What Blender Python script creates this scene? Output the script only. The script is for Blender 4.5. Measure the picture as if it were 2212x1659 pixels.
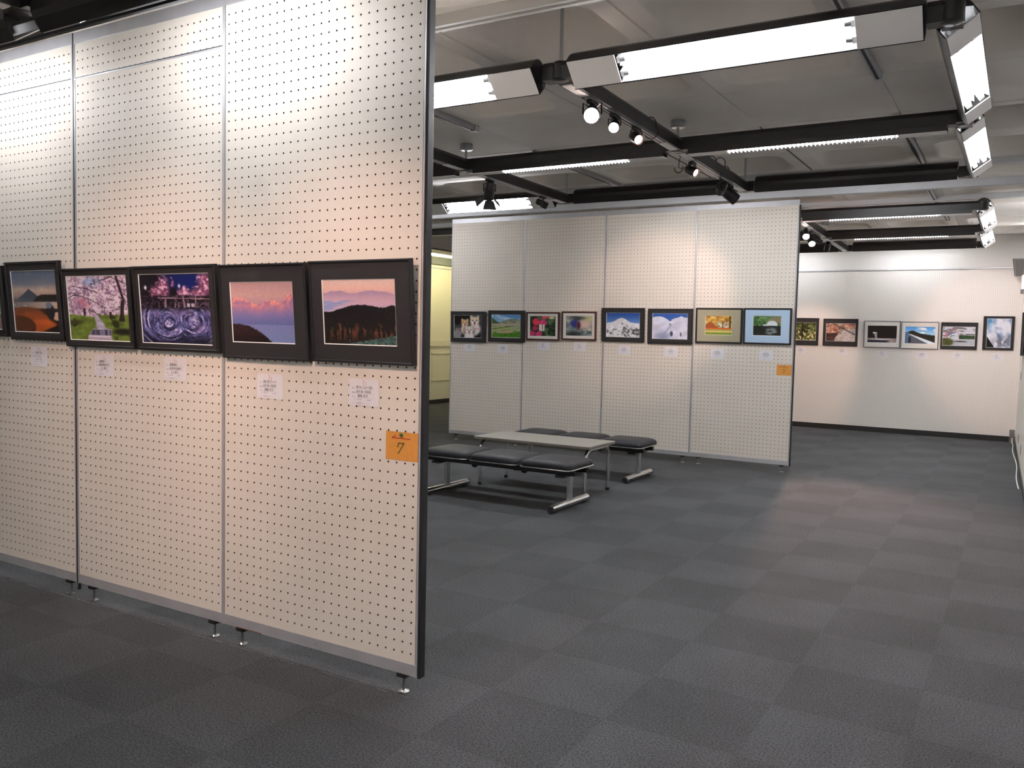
import bpy, bmesh, math, random
import numpy as np
from mathutils import Matrix, Vector, Euler

for o in list(bpy.data.objects): bpy.data.objects.remove(o)
SC = bpy.context.scene
COL = SC.collection

# ------------------------------------------------------------------ camera
CAM_H = 1.5653
RT = Vector((0.8586877505, 0.5120108497, 0.0223659753))
UP = Vector((-0.0503941451, 0.0409249910, 0.9978905628))
FW = Vector((-0.5100154676, 0.8580035168, -0.0609441375))
FPX = 1844.13
cd = bpy.data.cameras.new('camera'); cam = bpy.data.objects.new('camera', cd); COL.objects.link(cam)
cam.matrix_world = Matrix(((RT.x, UP.x, -FW.x, 0), (RT.y, UP.y, -FW.y, 0), (RT.z, UP.z, -FW.z, CAM_H), (0, 0, 0, 1)))
cd.sensor_fit = 'HORIZONTAL'; cd.sensor_width = 36.0; cd.lens = FPX / 2212 * 36.0
cd.clip_start = 0.02; cd.clip_end = 100
SC.camera = cam
def project(P):
    d = Vector(P) - Vector((0, 0, CAM_H)); z = d.dot(FW)
    return (1106 + FPX * d.dot(RT) / z, 829.5 - FPX * d.dot(UP) / z, z)

# ------------------------------------------------------------------ world, light levels, exposure
W = bpy.data.worlds.new('world'); SC.world = W; W.use_nodes = True
W.node_tree.nodes['Background'].inputs[0].default_value = (0.02, 0.021, 0.024, 1)
W.node_tree.nodes['Background'].inputs[1].default_value = 1.0
vs = SC.view_settings
vs.view_transform = 'Standard'; vs.look = 'None'; vs.gamma = 1.0; vs.use_curve_mapping = False
vs.exposure = 0.84
SC.cycles.max_bounces = 8; SC.cycles.diffuse_bounces = 5; SC.cycles.glossy_bounces = 3
SC.cycles.caustics_reflective = False; SC.cycles.caustics_refractive = False
TUBE_POWER = 33.0            # emission strength of the fluorescent tubes
TUBE_COL = (0.97, 0.97, 1.0)
LOUVER_POWER = 72.0
SPOT_COL = (1.0, 0.64, 0.50)

# ------------------------------------------------------------------ materials
MATS = {}
def mat(name, col, rough=0.6, metal=0.0, spec=0.5, emit=None, estr=0.0, noise=None, bump=None, coat=0.0):
    if name in MATS: return MATS[name]
    m = bpy.data.materials.new(name); m.use_nodes = True; MATS[name] = m
    nt = m.node_tree; b = nt.nodes['Principled BSDF']
    b.inputs['Base Color'].default_value = (*col, 1); b.inputs['Roughness'].default_value = rough
    b.inputs['Metallic'].default_value = metal; b.inputs['Specular IOR Level'].default_value = spec
    b.inputs['Coat Weight'].default_value = coat
    if emit:
        b.inputs['Emission Color'].default_value = (*emit, 1); b.inputs['Emission Strength'].default_value = estr
    if noise or bump:
        tc = nt.nodes.new('ShaderNodeNewGeometry')
    if noise:                      # (scale, amount, detail)
        n = nt.nodes.new('ShaderNodeTexNoise'); n.inputs['Scale'].default_value = noise[0]; n.inputs['Detail'].default_value = noise[2]
        nt.links.new(tc.outputs['Position'], n.inputs['Vector'])
        r = nt.nodes.new('ShaderNodeValToRGB'); a = noise[1]
        r.color_ramp.elements[0].position = 0.3; r.color_ramp.elements[1].position = 0.7
        r.color_ramp.elements[0].color = (*[c * (1 - a) for c in col], 1); r.color_ramp.elements[1].color = (*[min(1, c * (1 + a)) for c in col], 1)
        nt.links.new(n.outputs['Fac'], r.inputs['Fac']); nt.links.new(r.outputs['Color'], b.inputs['Base Color'])
    if bump:                       # (scale, strength, distance)
        n2 = nt.nodes.new('ShaderNodeTexNoise'); n2.inputs['Scale'].default_value = bump[0]; n2.inputs['Detail'].default_value = 3
        nt.links.new(tc.outputs['Position'], n2.inputs['Vector'])
        bp = nt.nodes.new('ShaderNodeBump'); bp.inputs['Strength'].default_value = bump[1]; bp.inputs['Distance'].default_value = bump[2]
        nt.links.new(n2.outputs['Fac'], bp.inputs['Height']); nt.links.new(bp.outputs['Normal'], b.inputs['Normal'])
    return m

M_PEG = mat('pegboard_beige', (0.78, 0.72, 0.64), 0.55, noise=(1.2, 0.03, 4))
M_PEGBACK = mat('hardboard_hole_shade', (0.055, 0.042, 0.036), 0.95, spec=0.1)  # raw hardboard brown, kept dark to stand for shade inside the holes
M_ALU = mat('brushed_aluminium', (0.60, 0.60, 0.63), 0.45, 0.55, noise=(9, 0.05, 3))
M_RAIL = mat('painted_metal_rail', (0.66, 0.67, 0.70), 0.45, 0.15)
M_BLACK = mat('black_rubber', (0.012, 0.012, 0.014), 0.55)
M_BLKMET = mat('black_painted_metal', (0.014, 0.013, 0.014), 0.35, 0.0, 0.5)
M_CHROME = mat('chrome', (0.84, 0.84, 0.85), 0.2, 1.0)
M_STEEL = mat('satin_steel', (0.50, 0.51, 0.53), 0.35, 0.9)
M_CEIL = mat('painted_concrete_ceiling', (0.86, 0.825, 0.78), 0.85, noise=(2.0, 0.05, 5), bump=(40, 0.15, 0.01))
M_SEAM = mat('ceiling_joint', (0.22, 0.19, 0.18), 0.9)
M_WHITEWALL = mat('white_wall_paint', (0.84, 0.82, 0.79), 0.7, noise=(1.0, 0.02, 3))
M_CREAM = mat('cream_wall_paint', (0.80, 0.76, 0.55), 0.7)
M_BASE = mat('black_baseboard', (0.016, 0.015, 0.015), 0.5)
M_PLATE = mat('white_lamp_plate', (0.90, 0.89, 0.88), 0.5)
M_REFL = mat('white_lamp_reflector', (0.93, 0.94, 0.95), 0.3)
M_TUBE = mat('fluorescent_tube_glass', (0.9, 0.9, 0.9), 0.4, emit=TUBE_COL, estr=TUBE_POWER)
M_TUBELOW = mat('dimmed_fluorescent_tube_glass', (0.9, 0.9, 0.9), 0.4, emit=TUBE_COL, estr=TUBE_POWER * 0.72)  # dimmer copy of the tube, toned down to soften the wall wash
M_TUBEOFF = mat('unlit_tube_glass', (0.85, 0.85, 0.85), 0.3)
M_LOUVLIT = mat('lit_louver_lamp', (0.9, 0.9, 0.9), 0.4, emit=(0.95, 0.98, 1.0), estr=LOUVER_POWER)
M_PAPER = mat('white_card', (0.82, 0.80, 0.83), 0.8)
M_INK = mat('black_pen_ink', (0.05, 0.045, 0.05), 0.8)
M_PRINT = mat('violet_print', (0.36, 0.34, 0.55), 0.8)
M_PINKCLIP = mat('pink_clip', (0.72, 0.50, 0.52), 0.5)
M_ORANGE = mat('orange_paper', (0.70, 0.30, 0.055), 0.8, noise=(60, 0.04, 2))
M_REDPEN = mat('red_marker', (0.42, 0.05, 0.03), 0.8)
M_GREENPEN = mat('green_marker', (0.13, 0.14, 0.03), 0.8)
M_GREENPIN = mat('green_pin_plastic', (0.02, 0.22, 0.10), 0.3)
M_VINYL = mat('dark_grey_vinyl', (0.020, 0.021, 0.026), 0.5, spec=0.3, noise=(30, 0.08, 3), bump=(180, 0.12, 0.002))
M_LAMI = mat('grey_laminate', (0.285, 0.27, 0.235), 0.4, noise=(14, 0.03, 3))
M_LAMIEDGE = mat('brown_grey_edge_band', (0.20, 0.18, 0.155), 0.5)
M_MATBLK = mat('black_mat_board', (0.020, 0.018, 0.019), 0.75)
M_FRAMEBLK = mat('black_frame_lacquer', (0.011, 0.010, 0.011), 0.38)
M_FRAMEBRN = mat('brown_wood_frame', (0.065, 0.022, 0.015), 0.4)
M_FRAMEALU = mat('dark_silver_frame', (0.16, 0.16, 0.19), 0.35, 0.7)
M_MATWHITE = mat('white_mat_board', (0.74, 0.72, 0.68), 0.8)
M_MATOLIVE = mat('olive_beige_mat_board', (0.34, 0.31, 0.215), 0.8)
M_MATBLUE = mat('pale_blue_mat_board', (0.45, 0.60, 0.78), 0.8)
M_BEVEL = mat('white_mat_core', (0.85, 0.84, 0.80), 0.7)
M_GREYBOX = mat('grey_speaker_plastic', (0.16, 0.15, 0.14), 0.6)
M_WIRE = mat('dark_cable', (0.03, 0.03, 0.03), 0.6)
M_HOOK = mat('brown_painted_hook', (0.16, 0.12, 0.09), 0.5)
M_RUST = mat('rust', (0.16, 0.06, 0.03), 0.9)
M_DUST = mat('pale_dust', (0.115, 0.115, 0.12), 0.95, noise=(60, 0.45, 3))
M_HEADER = mat('grey_header_paint', (0.50, 0.48, 0.45), 0.8)
M_TRIMGREY = mat('grey_green_trim', (0.16, 0.17, 0.15), 0.6)
M_CORRLAMP = mat('corridor_lamp_tube', (0.9, 0.9, 0.8), 0.4, emit=(1.0, 0.92, 0.60), estr=38.0)
def lens_mat(name, col, s): return mat(name, (0.6, 0.55, 0.5), 0.2, emit=col, estr=s)

def carpet_mat(name, a, b):
    m = bpy.data.materials.new(name); m.use_nodes = True; nt = m.node_tree; bs = nt.nodes['Principled BSDF']
    bs.inputs['Roughness'].default_value = 0.95; bs.inputs['Specular IOR Level'].default_value = 0.15
    g = nt.nodes.new('ShaderNodeNewGeometry')
    n = nt.nodes.new('ShaderNodeTexNoise'); n.inputs['Scale'].default_value = 120; n.inputs['Detail'].default_value = 5; n.inputs['Roughness'].default_value = 0.8
    n2 = nt.nodes.new('ShaderNodeTexNoise'); n2.inputs['Scale'].default_value = 1.6; n2.inputs['Detail'].default_value = 3
    v = nt.nodes.new('ShaderNodeTexVoronoi'); v.inputs['Scale'].default_value = 110
    for x in (n, n2, v): nt.links.new(g.outputs['Position'], x.inputs['Vector'])
    r = nt.nodes.new('ShaderNodeValToRGB'); r.color_ramp.elements[0].position = 0.36; r.color_ramp.elements[1].position = 0.66
    r.color_ramp.elements[0].color = (*a, 1); r.color_ramp.elements[1].color = (*b, 1)
    nt.links.new(n.outputs['Fac'], r.inputs['Fac'])
    mx = nt.nodes.new('ShaderNodeMix'); mx.data_type = 'RGBA'; mx.blend_type = 'MULTIPLY'; mx.inputs[0].default_value = 0.35
    r2 = nt.nodes.new('ShaderNodeValToRGB'); r2.color_ramp.elements[0].position = 0.35; r2.color_ramp.elements[1].position = 0.65
    r2.color_ramp.elements[0].color = (0.72, 0.70, 0.68, 1); r2.color_ramp.elements[1].color = (1.15, 1.16, 1.18, 1)
    nt.links.new(n2.outputs['Fac'], r2.inputs['Fac'])
    nt.links.new(r.outputs['Color'], mx.inputs[6]); nt.links.new(r2.outputs['Color'], mx.inputs[7])
    nt.links.new(mx.outputs[2], bs.inputs['Base Color'])
    bp = nt.nodes.new('ShaderNodeBump'); bp.inputs['Strength'].default_value = 0.7; bp.inputs['Distance'].default_value = 0.004
    nt.links.new(v.outputs['Distance'], bp.inputs['Height']); nt.links.new(bp.outputs['Normal'], bs.inputs['Normal'])
    return m
M_CARP_D = carpet_mat('carpet_pile_dark', (0.0235, 0.024, 0.0255), (0.122, 0.125, 0.131))  # light and dark from pile direction put into two base colours
M_CARP_L = carpet_mat('carpet_pile_light', (0.0275, 0.0283, 0.030), (0.138, 0.142, 0.149))

def peg_wall_mat():
    m = bpy.data.materials.new('perforated_wall_board'); m.use_nodes = True; nt = m.node_tree; bs = nt.nodes['Principled BSDF']
    bs.inputs['Roughness'].default_value = 0.65
    g = nt.nodes.new('ShaderNodeNewGeometry'); s = nt.nodes.new('ShaderNodeSeparateXYZ'); nt.links.new(g.outputs['Position'], s.inputs[0])
    def m_(op, a, b=None):
        n = nt.nodes.new('ShaderNodeMath'); n.operation = op
        for i, x in enumerate((a, b)):
            if x is None: continue
            if isinstance(x, (int, float)): n.inputs[i].default_value = x
            else: nt.links.new(x, n.inputs[i])
        return n.outputs[0]
    P = 0.030
    fx = m_('SUBTRACT', m_('FRACT', m_('DIVIDE', m_('ADD', s.outputs['X'], 20.0), P)), 0.5)
    fz = m_('SUBTRACT', m_('FRACT', m_('DIVIDE', m_('ADD', s.outputs['Z'], 20.0), P)), 0.5)
    d = m_('SQRT', m_('ADD', m_('MULTIPLY', fx, fx), m_('MULTIPLY', fz, fz)))
    k = m_('LESS_THAN', d, 0.15)
    mx = nt.nodes.new('ShaderNodeMix'); mx.data_type = 'RGBA'; nt.links.new(k, mx.inputs[0])
    mx.inputs[6].default_value = (0.82, 0.79, 0.75, 1); mx.inputs[7].default_value = (0.50, 0.45, 0.42, 1)
    nt.links.new(mx.outputs[2], bs.inputs['Base Color'])
    return m
M_PEGWALL = peg_wall_mat()

# ------------------------------------------------------------------ mesh helpers
class MB:
    def __init__(s): s.v = []; s.f = []
    def add(s, vs_, fs): n = len(s.v); s.v += [tuple(x) for x in vs_]; s.f += [tuple(i + n for i in f) for f in fs]; return s
    def box(s, x0, x1, y0, y1, z0, z1):
        return s.add([(x0, y0, z0), (x1, y0, z0), (x1, y1, z0), (x0, y1, z0), (x0, y0, z1), (x1, y0, z1), (x1, y1, z1), (x0, y1, z1)],
                     [(0, 3, 2, 1), (4, 5, 6, 7), (0, 1, 5, 4), (1, 2, 6, 5), (2, 3, 7, 6), (3, 0, 4, 7)])
    def bbox(s, x0, x1, y0, y1, z0, z1, b=0.003):   # box with chamfered edges
        bm = bmesh.new(); bmesh.ops.create_cube(bm, size=1.0)
        for v in bm.verts: v.co = Vector(((x0 + x1) / 2 + v.co.x * (x1 - x0), (y0 + y1) / 2 + v.co.y * (y1 - y0), (z0 + z1) / 2 + v.co.z * (z1 - z0)))
        bmesh.ops.bevel(bm, geom=bm.edges[:], offset=b, segments=2, affect='EDGES', profile=0.6)
        bm.verts.index_update(); s.add([v.co[:] for v in bm.verts], [[v.index for v in f.verts] for f in bm.faces]); bm.free(); return s
    def loft(s, loops, cap0=True, cap1=True):
        n = len(loops[0]); fs = []
        for k in range(len(loops) - 1):
            for i in range(n):
                j = (i + 1) % n; fs.append((k * n + i, k * n + j, (k + 1) * n + j, (k + 1) * n + i))
        if cap0: fs.append(tuple(range(n - 1, -1, -1)))
        if cap1: fs.append(tuple((len(loops) - 1) * n + i for i in range(n)))
        return s.add([p for l in loops for p in l], fs)
    def tube(s, pts, r, n=10, closed=False, caps=True):
        pts = [Vector(p) for p in pts]; N = len(pts); rs = r if isinstance(r, (list, tuple)) else [r] * N
        loops = []; up = None
        for i, p in enumerate(pts):
            if closed: t = (pts[(i + 1) % N] - pts[i - 1])
            else: t = pts[min(i + 1, N - 1)] - pts[max(i - 1, 0)]
            t.normalize()
            if up is None:
                up = Vector((0, 0, 1)) if abs(t.z) < 0.9 else Vector((1, 0, 0))
            a = t.cross(up).normalized(); b = a.cross(t).normalized(); up = b
            loops.append([p + (a * math.cos(2 * math.pi * k / n) + b * math.sin(2 * math.pi * k / n)) * rs[i] for k in range(n)])
        if closed: loops.append(loops[0]); return s.loft(loops, False, False)
        return s.loft(loops, caps, caps)
    def lathe(s, prof, c=(0, 0, 0), axis='z', n=20):       # prof: (r, h)
        loops = []
        for r, h in prof:
            l = []
            for k in range(n):
                a = 2 * math.pi * k / n; x, y = r * math.cos(a), r * math.sin(a)
                l.append({'z': (c[0] + x, c[1] + y, c[2] + h), 'y': (c[0] + y, c[1] + h, c[2] + x), 'x': (c[0] + h, c[1] + x, c[2] + y)}[axis])
            loops.append(l)
        return s.loft(loops)
    def xf(s, M): s.v = [tuple(M @ Vector(p)) for p in s.v]; return s
    def mesh(s, name, m=None, smooth=False, angle=40):
        me = bpy.data.meshes.new(name); me.from_pydata(s.v, [], s.f); me.update()
        if m: me.materials.append(m)
        if smooth:
            me.shade_smooth(); me.set_sharp_from_angle(angle=math.radians(angle))
        return me
    def build(s, name, m, parent=None, smooth=False, loc=None, angle=40):
        return link(name, s.mesh(name, m, smooth, angle), parent, loc)
def link(name, data, parent=None, loc=None):
    o = bpy.data.objects.new(name, data); COL.objects.link(o)
    if parent: o.parent = parent
    if loc: o.location = loc
    return o
def tag(o, label=None, cat=None, group=None, kind=None):
    if label: o['label'] = label
    if cat: o['category'] = cat
    if group: o['group'] = group
    if kind: o['kind'] = kind
    return o
def thing(name, label, cat, loc=(0, 0, 0), group=None, rot=None):
    o = link(name, None, None, loc); o.empty_display_size = 0.1
    if rot: o.rotation_euler = rot
    return tag(o, label, cat, group)
def struct(o): o['kind'] = 'structure'; return o
def rrect(hw, hd, r, z, n=6, cx=0, cy=0):
    pts = []
    for q, (sx, sy) in enumerate(((1, 1), (-1, 1), (-1, -1), (1, -1))):
        for k in range(n + 1):
            a = math.pi / 2 * (q + k / n); pts.append((cx + sx * (hw - r) + r * math.cos(a), cy + sy * (hd - r) + r * math.sin(a), z))
    return pts

# ------------------------------------------------------------------ setting: floor with carpet tiles
XL, XR, XW, YN, YF = -10.72, 1.9, 0.0, -3.0, 15.62
def xw(y): return 0.0 + (15.0 - y) * 0.0205      # face of the slightly skewed right wall
floor = struct(MB().box(XL - 0.2, XR + 0.2, YN - 0.2, YF + 0.2, -0.2, -0.007).build('floor', M_CARP_D))
TX, TY, TX0, TY0 = 0.54, 0.53, -3.54, 2.06
def tile_mesh(m, name):
    b = MB(); b.loft([rrect(TX / 2 - 0.0001, TY / 2 - 0.0001, 0.001, -0.007, 1), rrect(TX / 2 - 0.0001, TY / 2 - 0.0001, 0.001, -0.0006, 1), rrect(TX / 2 - 0.0012, TY / 2 - 0.0012, 0.001, 0.0, 1)])
    return b.mesh(name, m)
tm = [tile_mesh(M_CARP_D, 'carpet_tile'), tile_mesh(M_CARP_L, 'carpet_tile')]
cells = []
for i in range(-14, 12):
    for j in range(-12, 26):
        cx, cy = TX0 + (i + 0.5) * TX, TY0 + (j + 0.5) * TY
        if not (XL < cx < XR and YN < cy < YF): continue
        if cy > 8.6 and cx > xw(cy) + TX / 2: continue
        u, v, z = project((cx, cy, 0))
        vis = z > 0.3 and -120 < u < 2330 and v < 1800
        # hidden behind the front partition
        if vis and cy > 2.9 and cx / cy * 2.87 < -2.3: vis = False
        cells.append((0 if vis else 1, z if z > 0 else 99, cx, cy, (i + j) % 2))
cells.sort()
rest = [MB(), MB()]
for k, (nv, z, cx, cy, par) in enumerate(cells):
    if k < 295 and nv == 0: link('carpet_tile', tm[par], floor, (cx, cy, 0))
    else:
        me = tm[par]; b = rest[par]
        b.add([(v.co.x + cx, v.co.y + cy, v.co.z) for v in me.vertices], [tuple(p.vertices) for p in me.polygons])
for par in (0, 1): tag(rest[par].build('carpet_tile_field', (M_CARP_D, M_CARP_L)[par], floor), kind='stuff')
# pale dust line left on the carpet along the foot of the front partition
rnd = random.Random(4); pts_a, pts_b = [], []
for k in range(61):
    x = -5.6 + k * (3.5 / 60); y = 2.838 + rnd.uniform(-0.003, 0.003); w_ = 0.002 + rnd.uniform(0, 0.0025)
    pts_a.append((x, y - w_, 0.0006)); pts_b.append((x, y + w_, 0.0006))
MB().add(pts_a + pts_b, [(k, k + 1, 62 + k, 61 + k) for k in range(60) if rnd.random() > 0.22]).build('dust_line', M_DUST, floor)

# ------------------------------------------------------------------ setting: coffered ceiling
ZC, MOD, CX0, CY0 = 3.25, 1.03, -0.86, 5.93
ceiling = struct(MB().box(XL - 0.2, XR + 0.2, YN - 0.2, YF + 0.2, ZC + 0.36, ZC + 0.5).build('ceiling', M_CEIL))
MB().box(XL - 0.1, XR + 0.1, YN - 0.1, YF + 0.1, ZC + 0.355, ZC + 0.36).build('joint_backing', M_SEAM, ceiling)
def coffer_mesh():
    h = MOD / 2 - 0.006; n = 7; b = MB()
    def sq(z):
        pts = []
        for x, y, _ in rrect(0.40, 0.40, 0.15, 0, n):
            k = h / max(abs(x), abs(y)); pts.append((x * k, y * k, z))
        # snap the corner samples to the true corners
        for q in range(4):
            i = q * (n + 1) + (n + 1) // 2; x, y, _ = pts[i]; pts[i] = (math.copysign(h, x), math.copysign(h, y), z)
        return pts
    b.loft([sq(0.36), sq(0.004), [(x * 0.995, y * 0.995, 0) for x, y, z in sq(0)], rrect(0.395, 0.395, 0.155, 0, n), rrect(0.383, 0.383, 0.15, 0.008, n), rrect(0.372, 0.372, 0.145, 0.035, n),
            rrect(0.335, 0.335, 0.13, 0.20, n), rrect(0.315, 0.315, 0.12, 0.235, n), rrect(0.26, 0.26, 0.10, 0.25, n)], False, True)
    return b.mesh('coffer', M_CEIL, True, 50)
def slab_mesh():
    h = MOD / 2 - 0.002
    return MB().loft([[(x, y, z) for x, y in ((-h, -h), (h, -h), (h, h), (-h, h))] for z in (0.36, 0.003)] + [[(x, y, 0) for x, y in ((-h + .003, -h + .003), (h - .003, -h + .003), (h - .003, h - .003), (-h + .003, h - .003))]], False, True).mesh('ceiling_slab', M_CEIL)
cof, slb = coffer_mesh(), slab_mesh()
for i in range(-9, 4):
    for j in range(-9, 10):
        cx, cy = CX0 + (i - 0.5) * MOD, CY0 + (j + 0.5) * MOD
        if cx < XL - 0.3 or cx > XR + 0.4 or cy < YN - 0.4 or cy > YF + 0.3: continue
        if j % 6 == 0: link('ceiling_slab', slb, ceiling, (cx, cy, ZC))
        else: link('coffer', cof, ceiling, (cx, cy, ZC))

# ------------------------------------------------------------------ setting: walls
def wall(name, x0, x1, y0, y1, z0, z1, m): return struct(MB().box(x0, x1, y0, y1, z0, z1).build(name, m))
ZT = ZC + 0.36
wf = wall('wall_far', XL, XR, YF, YF + 0.15, 0, ZT, M_WHITEWALL)
MB().box(-7.8, XW, YF - 0.012, YF, 0.085, 2.735).build('perforated_board', M_PEGWALL, wf)
struct(MB().bbox(-7.8, XW, YF - 0.024, YF, 0, 0.088, 0.003).build('baseboard_far', M_BASE))
tr = struct(MB().bbox(-7.8, XW - 0.12, YF - 0.035, YF, 2.735, 2.757, 0.003).build('trim_1', M_ALU))
for x in (-3.0, -2.0, -0.9, -4.2): MB().bbox(x - 0.012, x + 0.012, YF - 0.043, YF - 0.033, 2.728, 2.752, 0.002).build('rail_clip', M_STEEL, tr)
wr = struct(MB().loft([[(xw(8.6), 8.6, z), (xw(YF), YF, z), (xw(YF) + 0.15, YF, z), (xw(8.6) + 0.15, 8.6, z)] for z in (0, ZT)]).build('wall_right', M_WHITEWALL))
wall('wall_recess', xw(8.6) + 0.15, XR, 8.6, 8.75, 0, ZT, M_WHITEWALL)
wall('wall_side', XR, XR + 0.15, YN, 8.75, 0, ZT, M_WHITEWALL)
wall('wall_near', XL, XR, YN - 0.15, YN, 0, ZT, M_WHITEWALL)
struct(MB().loft([[(xw(8.6), 8.6, z), (xw(YF - 0.03), YF - 0.03, z), (xw(YF - 0.03) - 0.012, YF - 0.03, z), (xw(8.6) - 0.012, 8.6, z)] for z in (0, 0.07)]).build('baseboard_right', M_BASE))
struct(MB().bbox(xw(8.6), XR, 8.588, 8.6, 0, 0.07, 0.003).build('baseboard_recess', M_BASE))
wl = wall('wall_left', XL - 0.15, XL, YN, YF, 0, ZT, M_CREAM)
struct(MB().bbox(XL, XL + 0.015, YN, YF, 0, 0.085, 0.003).build('baseboard_left', M_BASE))
struct(MB().bbox(XL, XL + 0.03, YN, YF, 1.225, 1.35, 0.006).build('trim_2', M_CREAM))
struct(MB().bbox(XL, XL + 0.03, YN, YF, 2.87, 2.895, 0.003).build('trim_3', M_ALU))
struct(MB().box(XL, XL + 0.09, YN, YF, 2.95, 3.10).build('trim_4', M_TRIMGREY))
for k in range(6):                         # raised rectangular wainscot mouldings
    y0 = 14.72 - k * 1.15 - 0.05; y1 = y0 + 0.95; b = MB()
    y1 = min(y1, YF - 0.05)
    for (a0, a1, z0, z1) in ((y0, y1, 1.055, 1.08), (y0, y1, 0.48, 0.505), (y0, y0 + 0.025, 0.48, 1.08), (y1 - 0.025, y1, 0.48, 1.08)):
        b.box(XL, XL + 0.012, a0, a1, z0, z1)
    b.build('panel_moulding', M_CREAM, wl)
# header over the opening to the corridor
hd = wall('wall_header', -8.95, -8.80, 9.8, YF, 2.975, ZT, M_HEADER)
struct(MB().box(-8.97, -8.78, 9.8, YF, 2.955, 2.978).build('trim_5', M_BLKMET))
struct(MB().box(-8.98, -8.77, 9.6, 9.8, 0, ZT).build('wall_post', M_HEADER))
# corridor lamp
cl = thing('corridor_lamp', 'long warm yellow tube lamp over the cream corridor', 'lamp', (-9.9, 14.0, 3.05))
MB().bbox(-0.06, 0.06, -1.4, 1.4, 0.0, 0.05, 0.004).build('housing', M_PLATE, cl)
MB().tube([(0, -1.35, -0.018), (0, 1.35, -0.018)], 0.018, 8).build('tube', M_CORRLAMP, cl)
for y in (-1.2, 1.15): MB().bbox(-0.03, 0.03, y, y + 0.05, 0.05, 0.2, 0.003).build('bracket', M_STEEL, cl)

# ceiling rails: extrusions with a dark slot that hold the tops of the partitions
def rail_x(n, y, x0, x1, z0=3.172, z1=3.25, w=0.085, m=None):
    b = MB(); b.bbox(x0, x1, y - w / 2, y - 0.014, z0, z1, 0.003); b.bbox(x0, x1, y + 0.014, y + w / 2, z0, z1, 0.003); b.box(x0, x1, y - 0.014, y + 0.014, z0 + 0.02, z1)
    o = struct(b.build('trim_%d' % n, m or M_RAIL)); MB().box(x0, x1, y - 0.0135, y + 0.0135, z0 + 0.012, z0 + 0.0195).build('slot', M_BLACK, o); return o
rail_x(6, 2.878, -9.0, XR, 3.186, m=M_BLKMET)
rail_x(7, 3.84, -9.0, XR, 3.19, m=M_HEADER)
rail_x(8, 9.02, -8.7, XW, 3.19)
rail_x(9, 10.115, -8.7, XW)
rail_x(10, 10.115 + MOD, -8.7, XW, 3.19)
def rail_y(n, x, y0, y1):
    o = struct(MB().bbox(x - 0.022, x + 0.022, y0, y1, 3.205, 3.25, 0.003).build('trim_%d' % n, M_STEEL))
    MB().box(x - 0.009, x + 0.009, y0 + 0.01, y1 - 0.01, 3.2035, 3.2055).build('slot', M_BLACK, o)
    MB().bbox(x - 0.03, x + 0.03, y1 - 0.05, y1, 3.20, 3.25, 0.003).build('end_box', M_RAIL, o); return o
rail_y(11, -0.86, 3.95, 5.92); rail_y(12, -0.88, 6.97, 8.97); rail_y(13, -3.95, 3.95, 5.98); rail_y(14, -3.96, 6.97, 8.97); rail_y(15, -0.95, 10.2, 13.1)
for k, x in enumerate((-1.89, -2.92)):
    struct(MB().tube([(x, 7.0, ZC), (x, 8.95, ZC)], 0.007, 6).build('trim_%d' % (16 + k), M_SEAM))

# ------------------------------------------------------------------ partitions made of perforated panels
PW, ZB, ZTOP = 1.2, 0.088, 3.143
PITCH = PW / 26.5
def peg_sheet(z0, z1):
    x0, x1 = 0.011, PW - 0.011; r = 0.0045
    nc = 26; nr = int((z1 - z0 - 0.02) / PITCH)
    xs = [x0] + [0.75 * PITCH + PITCH * (i + 0.5) for i in range(nc - 1)] + [x1]
    hx = [0.75 * PITCH + PITCH * i for i in range(nc)]
    zm = (z1 - z0 - (nr - 1) * PITCH) / 2
    hz = [z0 + zm + PITCH * j for j in range(nr)]
    zs = [z0] + [h + PITCH / 2 for h in hz[:-1]] + [z1]
    V = [(x, 0, z) for z in zs for x in xs]; F = []; w = nc + 1
    oct_ = [(math.cos(math.pi / 8 + k * math.pi / 4) * r, math.sin(math.pi / 8 + k * math.pi / 4) * r) for k in range(8)]
    for j in range(nr):
        for i in range(nc):
            b = len(V)
            for dx, dz in oct_: V.append((hx[i] + dx, 0, hz[j] + dz))
            for dx, dz in oct_: V.append((hx[i] + dx, 0.006, hz[j] + dz))
            c00, c10, c11, c01 = j * w + i, j * w + i + 1, (j + 1) * w + i + 1, (j + 1) * w + i
            # octagon samples: 0,1 upper right; 2,3 upper left; 4,5 lower left; 6,7 lower right (seen along +y)
            F += [(c10, c11, b + 0, b + 7), (c11, b + 1, b + 0), (c11, c01, b + 2, b + 1), (c01, b + 3, b + 2), (c01, c00, b + 4, b + 3),
                  (c00, b + 5, b + 4), (c00, c10, b + 6, b + 5), (c10, b + 7, b + 6)]
            for k in range(8): F.append((b + k, b + (k + 1) % 8, b + 8 + (k + 1) % 8, b + 8 + k))
    b = MB(); b.v = V; b.f = F; me = b.mesh('perforated_sheet', M_PEG); me.materials.append(M_PEGBACK)
    idx = np.zeros(len(F), dtype=np.int32); idx.reshape(-1, 16)[:, 8:] = 1
    me.polygons.foreach_set('material_index', idx); return me
ZS0, ZS1 = 0.139, ZTOP - 0.062
SHEET = peg_sheet(ZS0, ZS1)
TH = 0.042                                      # panel thickness
D = {}
D['dark_backing'] = MB().box(0.008, PW - 0.008, 0.0065, TH - 0.0065, ZS0, ZS1).mesh('dark_backing', M_PEGBACK)  # backing whose dark colour puts the shade into the holes
D['back'] = MB().box(0.008, PW - 0.008, TH - 0.006, TH, ZS0, ZS1).mesh('back_sheet', M_PEG)
D['bot'] = MB().bbox(0.006, PW - 0.006, -0.0015, TH + 0.0015, ZB, ZS0, 0.0012).mesh('bottom_rail', M_ALU)
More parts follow.
